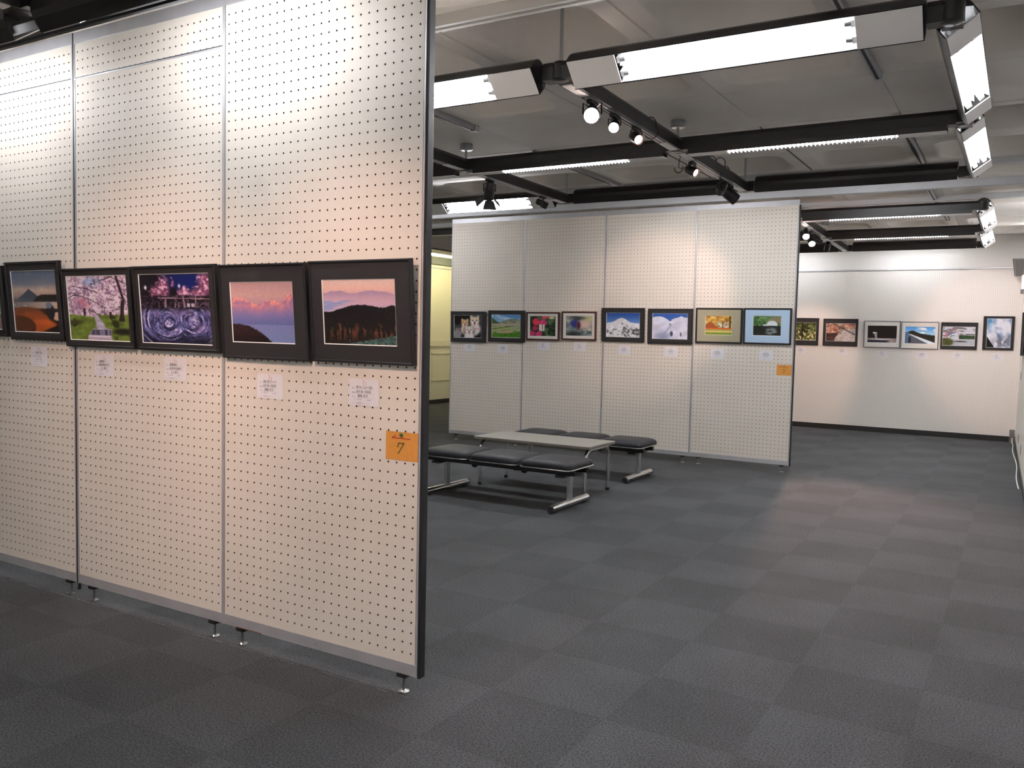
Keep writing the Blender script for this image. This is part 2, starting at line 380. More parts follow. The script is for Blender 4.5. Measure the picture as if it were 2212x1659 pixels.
D['top'] = MB().bbox(0.006, PW - 0.006, -0.0015, TH + 0.0015, ZS1, ZTOP, 0.0012).mesh('top_rail', M_ALU)
D['side'] = MB().bbox(0, 0.008, -0.002, TH + 0.002, ZB - 0.002, ZTOP, 0.001).mesh('side_rail', M_ALU)
D['gask'] = MB().bbox(0.0, 0.012, 0.003, TH - 0.001, ZB - 0.006, ZTOP - 0.06, 0.002).mesh('edge_gasket', M_BLACK)
D['bracket'] = MB().bbox(-0.024, 0.024, -0.001, TH - 0.004, ZB - 0.019, ZB - 0.0005, 0.0015).mesh('foot_bracket', M_BLKMET)
D['rod'] = MB().tube([(0, TH / 2, 0.006), (0, TH / 2, ZB - 0.018)], 0.0052, 8).mesh('threaded_rod', mat('dark_steel', (0.22, 0.22, 0.22), 0.35, 0.9))
D['disc'] = MB().lathe([(0.024, 0), (0.026, 0.002), (0.026, 0.005), (0.012, 0.009), (0.008, 0.010)], (0, TH / 2, 0), 'z', 20).mesh('foot_disc', M_CHROME, True)
D['seam'] = MB().box(0.009, PW - 0.009, -0.0025, 0.001, 2.889, 2.901).mesh('joint_strip', M_ALU)
D['slot'] = MB().box(0.010, PW - 0.010, -0.0032, 0.0, 2.8955, 2.8995).mesh('joint_slot', M_BLACK)
def panel(x, y, label, group, seam=False, gasket=None, low_gasket=False):
    t = thing('pegboard_panel', label, 'partition', (x, y, 0), group)
    link('perforated_sheet', SHEET, t); link('dark_backing', D['dark_backing'], t); link('back_sheet', D['back'], t)
    link('bottom_rail', D['bot'], t); link('top_rail', D['top'], t)
    link('side_rail', D['side'], t); link('side_rail', D['side'], t, (PW - 0.008, 0, 0))
    if gasket == 'right': link('edge_gasket', D['gask'], t, (PW, 0, 0))
    if low_gasket: MB().box(-0.012, -0.0005, -0.001, 0.02, ZB - 0.004, ZTOP).box(-0.012, -0.0005, 0.004, 0.016, 0.045, ZB - 0.004).build('edge_gasket', M_BLACK, t)
    if seam:
        s = link('joint_strip', D['seam'], t); link('joint_slot', D['slot'], s)
    for fx in (0.115, PW - 0.085):
        b = link('foot_bracket', D['bracket'], t, (fx, 0, 0)); link('threaded_rod', D['rod'], b); link('foot_disc', D['disc'], b)
    return t
NX, NY = -2.137, 2.857
p0 = panel(NX - PW, NY, 'beige perforated partition panel holding the orange 7 card and two sunrise photos', 'front partition panels', gasket='right')
p1 = panel(NX - 2 * PW, NY, 'beige perforated partition panel behind the blossom stream and night pond photos', 'front partition panels', seam=True, low_gasket=True)
p2 = panel(NX - 3 * PW - 0.0125, NY, 'beige perforated partition panel behind the orange boat lake photo', 'front partition panels', seam=True)
MB().box(0.10, 0.27, -0.0022, 0.0, ZB, ZB + 0.004).build('rust_streak', M_RUST, p0)
for (x, z, l, a) in ((0.93, 0.235, 0.022, 2.2), (0.115, 0.335, 0.02, 1.5), (0.62, 0.113, 0.02, 0.1), (0.10, 2.2, 0.02, 2.6)):
    dx, dz = math.cos(a) * l / 2, math.sin(a) * l / 2; nx, nz = -math.sin(a) * 0.0014, math.cos(a) * 0.0014; y = -0.0019 if z < ZS0 else -0.0003
    MB().add([(x - dx, y, z - dz), (x + nx, y, z + nz), (x + dx, y, z + dz), (x - nx, y, z - nz)], [(0, 3, 2, 1)]).build('scuff_mark', M_SEAM, p0)
FX, FY = -2.246, 10.094
lab_far = ['beige perforated partition panel holding the orange 5 card', 'beige perforated partition panel behind the two snowy mountain photos',
           'beige perforated partition panel behind the two brown wood frames', 'beige perforated partition panel behind the dog portrait, at the corridor end']
for k in range(4): panel(FX - (k + 1) * PW, FY, lab_far[k], 'rear partition panels', gasket='right' if k == 0 else None)

# ------------------------------------------------------------------ lighting trunking and lamps
ZB_AX = 3.06
def bar_x(t, x0, x1, y, par=None):
    return MB().loft([[(x, y + yy, ZB_AX + zz) for yy, zz in ((-.045, -.05), (-.05, .02), (-.03, .05), (.03, .05), (.05, .02), (.045, -.05))] for x in (x0, x1)]).build('trunking_bar', M_BLKMET, t)
def bar_y(t, xa, ya, xb, yb):
    o = MB().loft([[(x + xx, y, ZB_AX + zz) for xx, zz in ((.045, -.05), (.05, .02), (.03, .05), (-.03, .05), (-.05, .02), (-.045, -.05))] for x, y in ((xa, ya), (xb, yb))]).build('trunking_bar', M_BLKMET, t)
    return o
def strip_y(par, xa, ya, xb, yb, f0, f1, w=0.03, m=None, name='cover_strip', dz=0.0, th=0.007):
    a = Vector((xa, ya, 0)).lerp(Vector((xb, yb, 0)), f0); c = Vector((xa, ya, 0)).lerp(Vector((xb, yb, 0)), f1)
    return MB().loft([[(p.x + s * w, p.y, ZB_AX - 0.05 - z - dz) for s, z in ((-1, 0), (1, 0), (1, th), (-1, th))] for p in (a, c)]).build(name, m or M_PLATE, par)
def hanger(t, x, y, ztop=ZC):
    r = MB().tube([(x, y, ZB_AX + 0.045), (x, y, ztop)], 0.011, 8).build('hanger_rod', M_STEEL, t)
    MB().lathe([(0.055, 0.0), (0.058, -0.006), (0.058, -0.05), (0.05, -0.058), (0.012, -0.06)], (x, y, ztop), 'z', 20).build('canopy', M_STEEL, r, True)
def node(t, x, y):
    MB().lathe([(0.042, -0.053), (0.056, -0.046), (0.056, 0.038), (0.042, 0.052)], (x, y, ZB_AX), 'z', 18).build('joint_hub', M_BLKMET, t, True)

def fluor(label, cx, cy, L, ang, tilt=45.0, cz=None, grp='twin tube fluorescent lamps', lit=2):
    """trough lamp; local x = length, light leaves along local -y/-z; ang turns it about z (0 = faces -y)"""
    t = thing('fluorescent_light', label, 'lamp', (cx, cy, cz if cz else ZB_AX - 0.0), grp, (0, 0, ang))
    tl = math.radians(tilt); R_ = Matrix.Rotation(-tl, 4, 'X')     # before tilt the trough opens to -z, after it to -z and -y
    hw, w, dpt = L / 2, 0.088, 0.085
    def X(b): return b.xf(R_)
    prof = [(-w, -0.035), (-w, 0.03), (-0.080, 0.062), (-0.062, 0.088), (-0.034, 0.104), (0.034, 0.104), (0.062, 0.088), (0.080, 0.062), (w, 0.03), (w, -0.035)]
    inner = [(w - 0.006, -0.035), (w - 0.006, 0.008), (0.05, 0.035), (-0.05, 0.035), (-w + 0.006, 0.008), (-w + 0.006, -0.035)]
    b = MB(); b.loft([[(x, y, z) for y, z in prof + inner] for x in (-hw, hw)], True, True); X(b).build('housing', M_BLKMET, t)
    pl = 0.29 * (L / 1.8)                 # white blank plates at both ends
    for s in (-1, 1):
        X(MB().bbox(min(s * (hw - 0.004), s * (hw - pl)), max(s * (hw - 0.004), s * (hw - pl)), -w + 0.007, w - 0.007, -0.040, -0.034, 0.001)).build('end_plate', M_PLATE, t)
    rf = MB(); x0, x1 = -hw + pl, hw - pl
    rp = [(-w + 0.0075, -0.034), (-0.06, 0.012), (-0.02, 0.028), (0.0, -0.006), (0.02, 0.028), (0.06, 0.012), (w - 0.0075, -0.034)]
    rp2 = [(y, z + 0.003) for y, z in rp]
    rf.loft([[(x, y, z) for y, z in rp + rp2[::-1]] for x in (x0, x1)]); X(rf).build('reflector', M_REFL, t)
    for s in (-1, 1):
        tb = X(MB().tube([(x0 + 0.05, s * 0.040, -0.012), (x1 - 0.05, s * 0.040, -0.012)], 0.0165, 10)).build('tube', (M_TUBE if lit == 2 else M_TUBELOW) if (lit == 2 or s == 1) else M_TUBEOFF, t, True)
        for xa, xb in ((x0 + 0.02, x0 + 0.05), (x1 - 0.05, x1 - 0.02)): X(MB().tube([(xa, s * 0.040, -0.012), (xb, s * 0.040, -0.012)], 0.017, 10)).build('tube_cap', M_STEEL, tb, True)
        for xe in (x0 + 0.012, x1 - 0.012):
            X(MB().bbox(xe - 0.011, xe + 0.011, s * 0.04 - 0.017, s * 0.04 + 0.017, -0.025, 0.02, 0.003)).build('lamp_holder', M_REFL, t)
    return t
def louver(label, cx, cy, L, ang=0.0):
    t = thing('louver_light', label, 'lamp', (cx, cy, ZB_AX - 0.0505), 'louvred downlights under the trunking', (0, 0, ang))
    hw = L / 2
    b = MB(); pr = [(-0.045, 0), (-0.042, -0.034), (-0.037, -0.034), (-0.037, -0.006), (0.037, -0.006), (0.037, -0.034), (0.042, -0.034), (0.045, 0)]
    b.loft([[(x, y, z) for y, z in pr] for x in (-hw, hw)]); b.build('housing', M_BLKMET, t)
    for s in (-1, 1): MB().bbox(min(s * hw, s * (hw - 0.3)), max(s * hw, s * (hw - 0.3)), -0.042, 0.042, -0.042, -0.0345, 0.001).build('end_plate', M_PLATE, t)
    MB().box(-hw + 0.31, hw - 0.31, -0.034, 0.034, -0.016, -0.010).build('lamp_panel', M_LOUVLIT, t)
    fb = MB(); n = int((L - 0.62) / 0.03)
    for k in range(n + 1):
        x = -hw + 0.31 + k * 0.03; fb.box(x - 0.0025, x + 0.0025, -0.036, 0.036, -0.046, -0.018)
    
    tag(fb.build('louver_fins', M_REFL, t), kind='stuff')
    return t

def grid_frame(label, xs, ys, x_left, shear, lampx=(), lampy=()):
    """xs: node x at the middle row; ys: rows; shear: x drift per metre of y; lampx / lampy: spans (i, j) whose bar is replaced by a lamp between two stubs"""
    t = thing('light_trunking', label, 'light rig', (0, 0, 0))
    ym = ys[len(ys) // 2]; S = 0.10; n = len(xs)
    N = lambda i, j: (xs[i] + shear * (ys[j] - ym), ys[j])
    for j in range(len(ys)):
        for i in range(n):
            xa = N(i, j)[0]; xb = N(i + 1, j)[0] if i + 1 < n else x_left
            if (i, j) in lampx: bar_x(t, xa - S, xa, ys[j]); bar_x(t, xb, xb + S, ys[j])
            else: bar_x(t, xb, xa, ys[j])
            node(t, *N(i, j))
            if i > 0 or j == 1: hanger(t, xa, ys[j], ZC if j == 1 else ZC + 0.25)
    for i in range(n):
        for j in range(len(ys) - 1):
            a, c = N(i, j), N(i, j + 1)
            if (i, j) in lampy: bar_y(t, a[0], a[1], a[0], a[1] + S); bar_y(t, c[0], c[1] - S, *c); continue
            o = bar_y(t, *a, *c)
            if i > 0:
                strip_y(o, *a, *c, 0.04, 0.16); strip_y(o, *a, *c, 0.84, 0.96)
                strip_y(o, *a, *c, 0.18, 0.82, 0.02, M_STEEL, 'spot_track'); strip_y(o, *a, *c, 0.18, 0.82, 0.006, M_BLACK, 'track_slot', 0.0071, 0.0005)
    return t, N
GX, GY = (-0.40, -2.40, -4.40, -6.40), (4.42, 6.50, 8.58)
LX = [(i, j) for i in range(3) for j in (0, 2)] + [(3, 2)]
g1, N1 = grid_frame('black light trunking grid hanging between the two partitions', GX, GY, -8.4, -0.025, LX, [(0, 0), (0, 1)])
HP = math.pi
fluor('lit twin tube lamp facing the back of the front partition, over the bench gap', -1.34, 4.337, 1.78, 0.0, 45, 3.02)
fluor('lit twin tube lamp beside the front partition edge, left of the hanging rod', -3.345, 4.337, 1.78, 0.0, 45, 3.02)
fluor('twin tube lamp on the row behind the front partition, out of the aisle', -5.345, 4.337, 1.78, 0.0, 45, 3.02)
fluor('black backed lamp over the orange 5 card panel, facing the rear partition', -1.45, 8.63, 1.78, HP, 20)
fluor('black backed lamp over the brown wood frames, facing the rear partition', -3.45, 8.63, 1.78, HP, 20)
fluor('lit twin tube lamp above the corridor end of the rear partition', -5.47, 8.55, 1.76, 0.0, 40)
fluor('lit side lamp facing the right wall, on the trunking half farther from the rear partition', -0.33, 5.46, 1.84, HP / 2, 36)
fluor('lit side lamp facing the right wall, on the half nearer the rear partition', -0.38, 7.54, 1.84, HP / 2, 36)
fluor('black backed lamp past the corridor end of the rear partition', -7.46, 8.63, 1.60, HP, 40)  # unseen lamp added to brighten that end of the rear partition
louver('louvre downlight on the middle bar nearest the corridor', -7.40, 6.50, 1.70)  # unseen downlight added to lift the light by the corridor
louver('dotted louvre downlight on the middle bar between the hanging rod and right wall', -1.40, 6.50, 1.80)
louver('bright louvre downlight on the middle bar above the benches', -3.40, 6.50, 1.80)
louver('louvre downlight on the middle bar towards the corridor', -5.40, 6.50, 1.80)
GX2, GY2 = (-0.50, -2.50, -4.50, -6.50), (10.72, 12.88, 14.98)
g2, N2 = grid_frame('black light trunking grid hanging behind the rear partition', GX2, GY2, -8.4, -0.03, [(0, 2), (1, 2), (2, 2)], [(0, 0), (0, 1)])
fluor('black backed lamp facing the white end wall', -1.56, 15.02, 1.78, HP, 16, lit=1)
fluor('black backed lamp facing the end wall behind the rear partition', -3.56, 15.02, 1.78, HP, 16, lit=1)
fluor('black backed lamp facing the end wall towards the corridor', -5.56, 15.02, 1.78, HP, 16, lit=1)
fluor('lit side lamp facing the right wall behind the rear partition', -0.43, 11.80, 1.84, HP / 2, 36)
fluor('small lit side lamp nearest the white end wall', -0.50, 13.93, 1.84, HP / 2, 36)
louver('dotted louvre downlight just behind the rear partition edge', -1.44, 10.72, 1.80)
louver('dotted louvre downlight on the middle bar behind the rear partition', -1.50, 12.88, 1.80)
louver('louvre downlight behind the rear partition by the corridor', -3.50, 12.88, 1.80)
# rig over the photographer's bay: its far bar shows above the front partition
GX0, GY0 = (-0.10, -2.10, -4.10, -6.10), (-1.8, 0.27, 2.34)
g0, N0 = grid_frame('black light trunking bar in front of the numbered 7 partition', GX0, GY0, -8.4, 0.0, [(1, 2), (2, 2), (0, 0), (1, 0), (2, 0)], [(0, 0), (0, 1)])
fluor('lamp washing the sunrise photo panel from above', -3.10, 2.405, 1.78, HP, 36, 2.985, lit=1)
fluor('lamp washing the boat photo panel from above', -5.10, 2.405, 1.78, HP, 36, 2.985, lit=1)
fluor('lamp over the photographer bay facing the near wall, by the side wall', -1.10, -1.85, 1.78, 0.0)  # unseen lamp row added to brighten the space around the camera
fluor('lamp over the photographer bay facing the near wall, middle of three', -3.10, -1.85, 1.78, 0.0)
fluor('lamp over the photographer bay facing the near wall, corridor end', -5.10, -1.85, 1.78, 0.0)
fluor('lamp over the photographer bay facing the side wall, nearer the front partition', -0.05, 1.30, 1.84, HP / 2, 36)  # unseen pair of side lamps added for more bounced light
fluor('lamp over the photographer bay facing the side wall, nearer the near wall', -0.05, -0.76, 1.84, HP / 2, 36)
louver('louvre downlight over the photographer bay', -1.1, 0.27, 1.8)  # unseen louvre row added to raise the overall brightness
louver('louvre downlight over the photographer bay by the sunrise photos', -3.1, 0.27, 1.8)
louver('louvre downlight over the photographer bay by the boat photo', -5.1, 0.27, 1.8)

# ------------------------------------------------------------------ spotlights
def spot(label, pos, target, power=0.0, lens=None, size=1.0, angle=50, barn=False, top=None, blend=0.6):
    ztop = (ZB_AX - 0.0585) if top is None else top
    P = Vector(pos); t = thing('spotlight', label, 'spotlight', (P.x, P.y, ztop), 'black track spotlights')
    d = (Vector(target) - P).normalized(); q = d.to_track_quat('Z', 'Y').to_matrix().to_4x4()
    dz = P.z - ztop; s = size
    MB().bbox(-0.018, 0.018, -0.05, 0.05, -0.022, 0.0, 0.003).build('track_adapter', M_BLKMET, t)
    side = q @ Vector((1, 0, 0)); side.z = 0
    side = side.normalized() if side.length > 1e-3 else Vector((1, 0, 0))
    C = Vector((0, 0, dz)); yk = MB()
    for sg in (-1, 1):
        e = C + side * sg * 0.042 * s
        yk.tube([Vector((0, 0, -0.02)) + side * sg * 0.008, Vector((0, 0, -0.035)) + side * sg * 0.022, (e + Vector((0, 0, 0.05 * s))), e], 0.0045 * s, 6)
    yk.build('yoke', M_BLKMET, t)
    Mx = Matrix.Translation(C) @ q
    can = MB().lathe([(0.0, -0.075 * s), (0.022 * s, -0.075 * s), (0.032 * s, -0.06 * s), (0.034 * s, -0.02 * s), (0.037 * s, -0.018 * s), (0.037 * s, 0.055 * s), (0.034 * s, 0.055 * s), (0.031 * s, 0.03 * s), (0.0, 0.022 * s)], n=18)
    can.xf(Mx); can.build('can', M_BLKMET, t, True)
    MB().lathe([(0.0, 0.034 * s), (0.030 * s, 0.034 * s), (0.031 * s, 0.038 * s), (0.02 * s, 0.044 * s), (0.0, 0.046 * s)], n=18).xf(Mx).build('lens', lens or mat('unlit_lens', (0.5, 0.42, 0.38), 0.15), t, True)
    if barn:
        bl = t
        for k in range(4):
            f = MB().add([(-0.03 * s, 0.035 * s, 0.055 * s), (0.03 * s, 0.035 * s, 0.055 * s), (0.05 * s, 0.085 * s, 0.10 * s), (-0.05 * s, 0.085 * s, 0.10 * s),
                          (-0.03 * s, 0.037 * s, 0.053 * s), (0.03 * s, 0.037 * s, 0.053 * s), (0.05 * s, 0.087 * s, 0.098 * s), (-0.05 * s, 0.087 * s, 0.098 * s)],
                         [(0, 1, 2, 3), (7, 6, 5, 4), (0, 4, 5, 1), (1, 5, 6, 2), (2, 6, 7, 3), (3, 7, 4, 0)])
            f.xf(Mx @ Matrix.Rotation(k * HP / 2, 4, 'Z')).build('barn_door', M_BLKMET, bl)
    if power:
        ld = bpy.data.lights.new('spot_beam', 'SPOT'); ld.energy = power; ld.color = SPOT_COL; ld.spot_size = math.radians(angle); ld.spot_blend = blend; ld.shadow_soft_size = 0.03
        lo = link('spot_beam', ld, t, C + d * 0.07 * s); lo.rotation_euler = d.to_track_quat('-Z', 'Y').to_euler()
    return t
L_HOT = lens_mat('hot_lens', (1.0, 0.80, 0.72), 60.0)
L_WARM = lens_mat('warm_lens', (1.0, 0.72, 0.60), 14.0)
L_DIM = lens_mat('dim_lens', (1.0, 0.62, 0.48), 2.0)
spot('glaring large spotlight nearest the front trunking bar', (-2.355, 4.86, 2.922), (-0.6, 0.6, 1.2), 60, L_HOT, 1.35, 60)
spot('glaring small spotlight second from the front trunking bar', (-2.365, 5.22, 2.93), (-0.9, 0.9, 0.6), 45, L_HOT, 0.95, 60)
spot('black spotlight with faint lens just in front of the middle bar', (-2.375, 5.61, 2.93), (-0.6, 4.0, 1.8), 14, L_DIM, 1.0, 50)
spot('black spotlight with faint lens beside the hanging hook', (-2.42, 6.92, 2.93), (-0.4, 6.0, 1.9), 14, L_DIM, 1.0, 50)
spot('dark spotlight amid looped cables near the rear lamp row', (-2.44, 7.80, 2.925), (-3.9, 10.1, 1.95), 60, None, 1.15, 44)
spot('dark tilted floodlight next to the looped cables', (-2.45, 8.08, 2.91), (-1.0, 9.4, 1.6), 0, None, 1.5)
spot('black barn door stage lamp hanging before a lit tube lamp', (-4.41, 6.92, 2.89), (-4.95, 7.5, 1.6), 0, None, 1.35, 50, True)
spot('small unlit spotlight at the end plate of a tube lamp', (-4.43, 8.0, 2.925), (-3.4, 8.9, 2.3), 0, None, 1.0)
spot('lit spotlight behind the rear partition, higher of two', (-2.50, 11.66, 2.925), (-1.3, 7.4, 0.0), 300, L_HOT, 1.2, 56, blend=0.9)
spot('lit spotlight behind the rear partition, lower of two', (-2.50, 12.02, 2.87), (-1.1, 8.2, 0.0), 160, L_HOT, 1.2, 50, blend=0.9)
spot('dark spotlight behind the rear partition near the end wall', (-2.54, 13.32, 2.925), (-3.3, 15.6, 1.15), 70, None, 1.2, 44)
spot('spotlight aimed at the cloud photo by the right wall', (-2.52, 12.55, 2.94), (-0.2, 15.6, 1.5), 80, L_DIM, 1.0, 44)
spot('spotlight over the photographer bay aimed under the sunrise photos', (-2.10, 1.15, 2.94), (-2.62, 2.86, 1.25), 70, L_WARM, 1.0, 60, blend=1.0)
spot('spotlight over the photographer bay aimed under the night pond photo', (-3.25, 0.95, 2.94), (-4.0, 2.86, 1.25), 70, L_WARM, 1.0, 60, top=2.97, blend=1.0)
# hook and looped cables on the middle track
hk = thing('ceiling_hook', 'brown hook dangling on a wire from the middle track', 'hook', (-2.42, 6.60, ZB_AX - 0.057))
pts = [(0.012 * math.cos(a) * 0 + 0, 0.0, z) for a, z in ((0, 0.0), (0, -0.03))]
MB().tube([(0.0, 0, 0), (0.012, 0, -0.012), (0.004, 0, -0.04), (0.0, 0, -0.07)], 0.003, 6).build('wire', M_WIRE, hk)
MB().tube([(0.0, 0, -0.06), (0, 0, -0.10)] + [(0.032 * math.cos(a) - 0.032 + 0.032, 0.0, -0.115 - 0.032 * math.sin(a)) for a in [math.radians(x) for x in range(0, 1, 10)]], 0.004, 6).tube(
    [(0.034 * math.cos(math.radians(a)), 0, -0.105 + 0.034 * math.sin(math.radians(a))) for a in range(20, -205, -15)], 0.0065, 8).build('hook', M_HOOK, hk, True)
cb = MB()
for (y, r, x) in ((7.45, 0.07, -2.43), (7.62, 0.085, -2.40), (7.9, 0.06, -2.44)):
    cb.tube([(x + 0.02 * math.sin(2 * a), y + r * math.cos(a), ZB_AX + 0.02 + 1.05 * r * math.sin(a)) for a in np.linspace(0, 2 * math.pi, 18)[:-1]], 0.004, 5, True)
cb.build('cable', M_WIRE, g1)
cb2 = MB().tube([(-2.385 + 0.058 * math.cos(a), 5.86 + 0.01 * a, ZB_AX + 0.075 * math.sin(a)) for a in np.linspace(0, 2 * math.pi, 18)[:-1]], 0.0035, 5, True)
cb2.build('cable', M_WIRE, g1)

# ------------------------------------------------------------------ prints: painted per vertex on a fine flat grid
_lat = np.random.RandomState(7).rand(128, 128)
def vn(x, y, s=0):
    x = np.asarray(x) + s * 17.31; y = np.asarray(y) + s * 9.77
    xi = np.floor(x).astype(int); yi = np.floor(y).astype(int); fx = x - xi; fy = y - yi
    fx = fx * fx * (3 - 2 * fx); fy = fy * fy * (3 - 2 * fy)
    g = lambda a, b: _lat[a % 128, b % 128]
    return (g(xi, yi) * (1 - fx) + g(xi + 1, yi) * fx) * (1 - fy) + (g(xi, yi + 1) * (1 - fx) + g(xi + 1, yi + 1) * fx) * fy
def fbm(x, y, s=0, o=4):
    t = 0; a = 0.5; n = 0
    for k in range(o): t = t + a * vn(x * 2 ** k, y * 2 ** k, s + k); n += a; a *= 0.55
    return t / n
def ss(a, b, x): t = np.clip((x - a) / (b - a), 0, 1); return t * t * (3 - 2 * t)
def rgb(*c): return np.array(c, float) / 255.0
def over(img, col, m):
    m = np.clip(m, 0, 1)[..., None]; return img * (1 - m) + (np.asarray(col) if np.ndim(col) > 1 else np.asarray(col)[None, None, :]) * m
def base(u, col): return np.zeros(u.shape + (3,)) + np.asarray(col)
def grad(t, stops):
    xs = [s[0] for s in stops]; return np.stack([np.interp(t, xs, [s[1][k] / 255 for s in stops]) for k in range(3)], -1)
def ell(u, v, cu, cv, ru, rv, soft=0.15): d = np.sqrt(((u - cu) / ru) ** 2 + ((v - cv) / rv) ** 2); return 1 - ss(1 - soft, 1 + soft, d)

def p_boats(u, v):
    n = fbm(u * 4, v * 7, 1)
    im = grad(v + 0.12 * (n - 0.5), [(0, (86, 100, 122)), (0.2, (120, 122, 135)), (0.32, (190, 165, 150)), (0.42, (168, 140, 128)), (0.5, (92, 90, 98))])
    im = over(im, rgb(205, 180, 160), ss(0.5, 0.75, n) * (v < 0.4) * ss(0.15, 0.7, u))
    im = over(im, rgb(70, 78, 92), ss(-0.006, 0.006, v - (0.29 + np.abs(u - 0.38) * 0.62)) * (v < 0.56))
    im = over(im, rgb(98, 96, 104), (v > 0.45) * (v < 0.56) * 0.5)
    im = over(im, rgb(28, 24, 26), ss(-0.01, 0.01, v - (0.385 + 1.2 * np.clip(0.68 - u, 0, 1) ** 1.6)) * (v < 0.5) * (u > 0.4))
    im = over(im, grad(u, [(0, (120, 112, 112)), (0.6, (170, 150, 140)), (1, (190, 160, 140))]), ss(0.5, 0.515, v) * (v < 0.64))
    im = over(im, rgb(205, 200, 200), (fbm(u * 22, v * 40, 3) > 0.62) * (v > 0.53) * (v < 0.59) * (u < 0.4) * 0.8)
    im = over(im, rgb(40, 26, 22), ss(0.6, 0.63, v))
    for (cu, cv, ru, rv, c) in ((0.28, 0.72, 0.42, 0.13, (128, 66, 40)), (0.42, 0.80, 0.42, 0.12, (150, 72, 36)), (0.62, 0.92, 0.36, 0.13, (186, 88, 40)), (0.1, 0.9, 0.35, 0.16, (84, 44, 30))):
        im = over(im, rgb(30, 18, 16), ell(u, v, cu, cv + 0.03, ru * 1.04, rv * 1.06)); im = over(im, rgb(*c) * (0.85 + 0.3 * fbm(u * 6, v * 10, 5))[..., None], ell(u, v, cu, cv, ru, rv))
    im = over(im, rgb(205, 170, 150), ell(u, v, 1.0, 0.74, 0.14, 0.07)); im = over(im, rgb(26, 26, 32), ell(u, v, 0.84, 0.67, 0.09, 0.13)); im = over(im, rgb(104, 118, 138), ell(u, v, 0.81, 0.56, 0.07, 0.05))
    return over(im, rgb(26, 18, 18), ss(-0.02, 0.02, v + 0.35 * u - 1.22))
def p_blossom(u, v):
    n = 0.6 * fbm(u * 44, v * 40, 2, 3) + 0.4 * fbm(u * 14, v * 13, 5, 3); n2 = fbm(u * 6, v * 6, 4)
    im = base(u, rgb(204, 178, 200)); im = over(im, rgb(238, 226, 236), ss(0.48, 0.62, n)); im = over(im, rgb(150, 116, 152), ss(0.48, 0.36, n))
    im = over(im, rgb(150, 180, 220), ell(u, v, 0.42, 0.08, 0.14, 0.06, 0.8) * 0.8)
    im = over(im, rgb(96, 74, 104), (fbm(u * 30, v * 30, 9, 2) > 0.66) * ss(0.35, 0.6, n2) * 0.8)
    for k in range(7):
        y0 = 0.05 + 0.08 * k; im = over(im, rgb(66, 50, 64), (np.abs(v - (y0 + 0.12 * np.sin(u * 5 + k) + 0.05 * vn(u * 12, u * 0 + k))) < 0.007) * (vn(u * 7, u * 0 + k * 3) > 0.45))
    im = over(im, rgb(206, 110, 130), ell(u, v, 0.23, 0.43, 0.11, 0.09, 0.7) * ss(0.35, 0.6, n))
    gl = ss(0.0, 0.03, v - (0.58 + 0.10 * u)) * (u < 0.46); gr = ss(0.0, 0.03, v - (0.60 - 0.02 * u)) * (u >= 0.46)
    gc = np.clip(0.6 + 0.8 * fbm(u * 14, v * 18, 6), 0, 1.4)[..., None]
    im = over(im, np.clip(rgb(104, 122, 50) * gc, 0, 1), np.maximum(gl, gr)); im = over(im, rgb(40, 46, 24), np.maximum(gl, gr) * ss(0.55, 0.75, fbm(u * 7, v * 9, 8)))
    im = over(im, rgb(34, 30, 26), ell(u, v, 0.9, 0.86, 0.16, 0.05, 0.6)); im = over(im, rgb(60, 60, 30), ell(u, v, 0.08, 0.72, 0.14, 0.03, 0.8))
    c = 0.50 + 0.03 * np.sin(v * 18); w = 0.03 + 0.30 * np.clip(v - 0.6, 0, 1) ** 1.1 + 0.07 * (v > 0.82)
    st = ss(0.02, -0.02, np.abs(u - c - 0.03 * (v > 0.8)) - w) * (v > 0.6); im = over(im, rgb(180, 172, 200) * (0.8 + 0.4 * fbm(u * 8, v * 40, 3))[..., None], st)
    fall = st * (v > 0.83) * (v < 0.93); im = over(im, rgb(96, 94, 116) * (0.7 + 0.9 * vn(u * 40, v * 2, 3))[..., None], fall); im = over(im, rgb(224, 214, 228), st * (v > 0.925) * (v < 0.95)); im = over(im, rgb(186, 168, 190), st * (v > 0.95))
    tr_ = np.abs(u - (0.905 + 0.02 * np.sin(v * 6))) < 0.03 + 0.02 * ss(0.55, 0.72, v); im = over(im, rgb(48, 36, 40), tr_ * (v > 0.38) * (v < 0.7))
    im = over(im, rgb(54, 42, 48), (np.abs(u - (0.84 + 0.55 * (v - 0.02) ** 1.0 * 0.5)) < 0.02) * (v < 0.4)); im = over(im, rgb(54, 40, 44), (np.abs(u - 0.27) < 0.018) * (v > 0.5) * (v < 0.62)); im = over(im, rgb(60, 44, 48), (np.abs(u - 0.71) < 0.02) * (v > 0.55) * (v < 0.66))
    return np.clip(im, 0, 1)
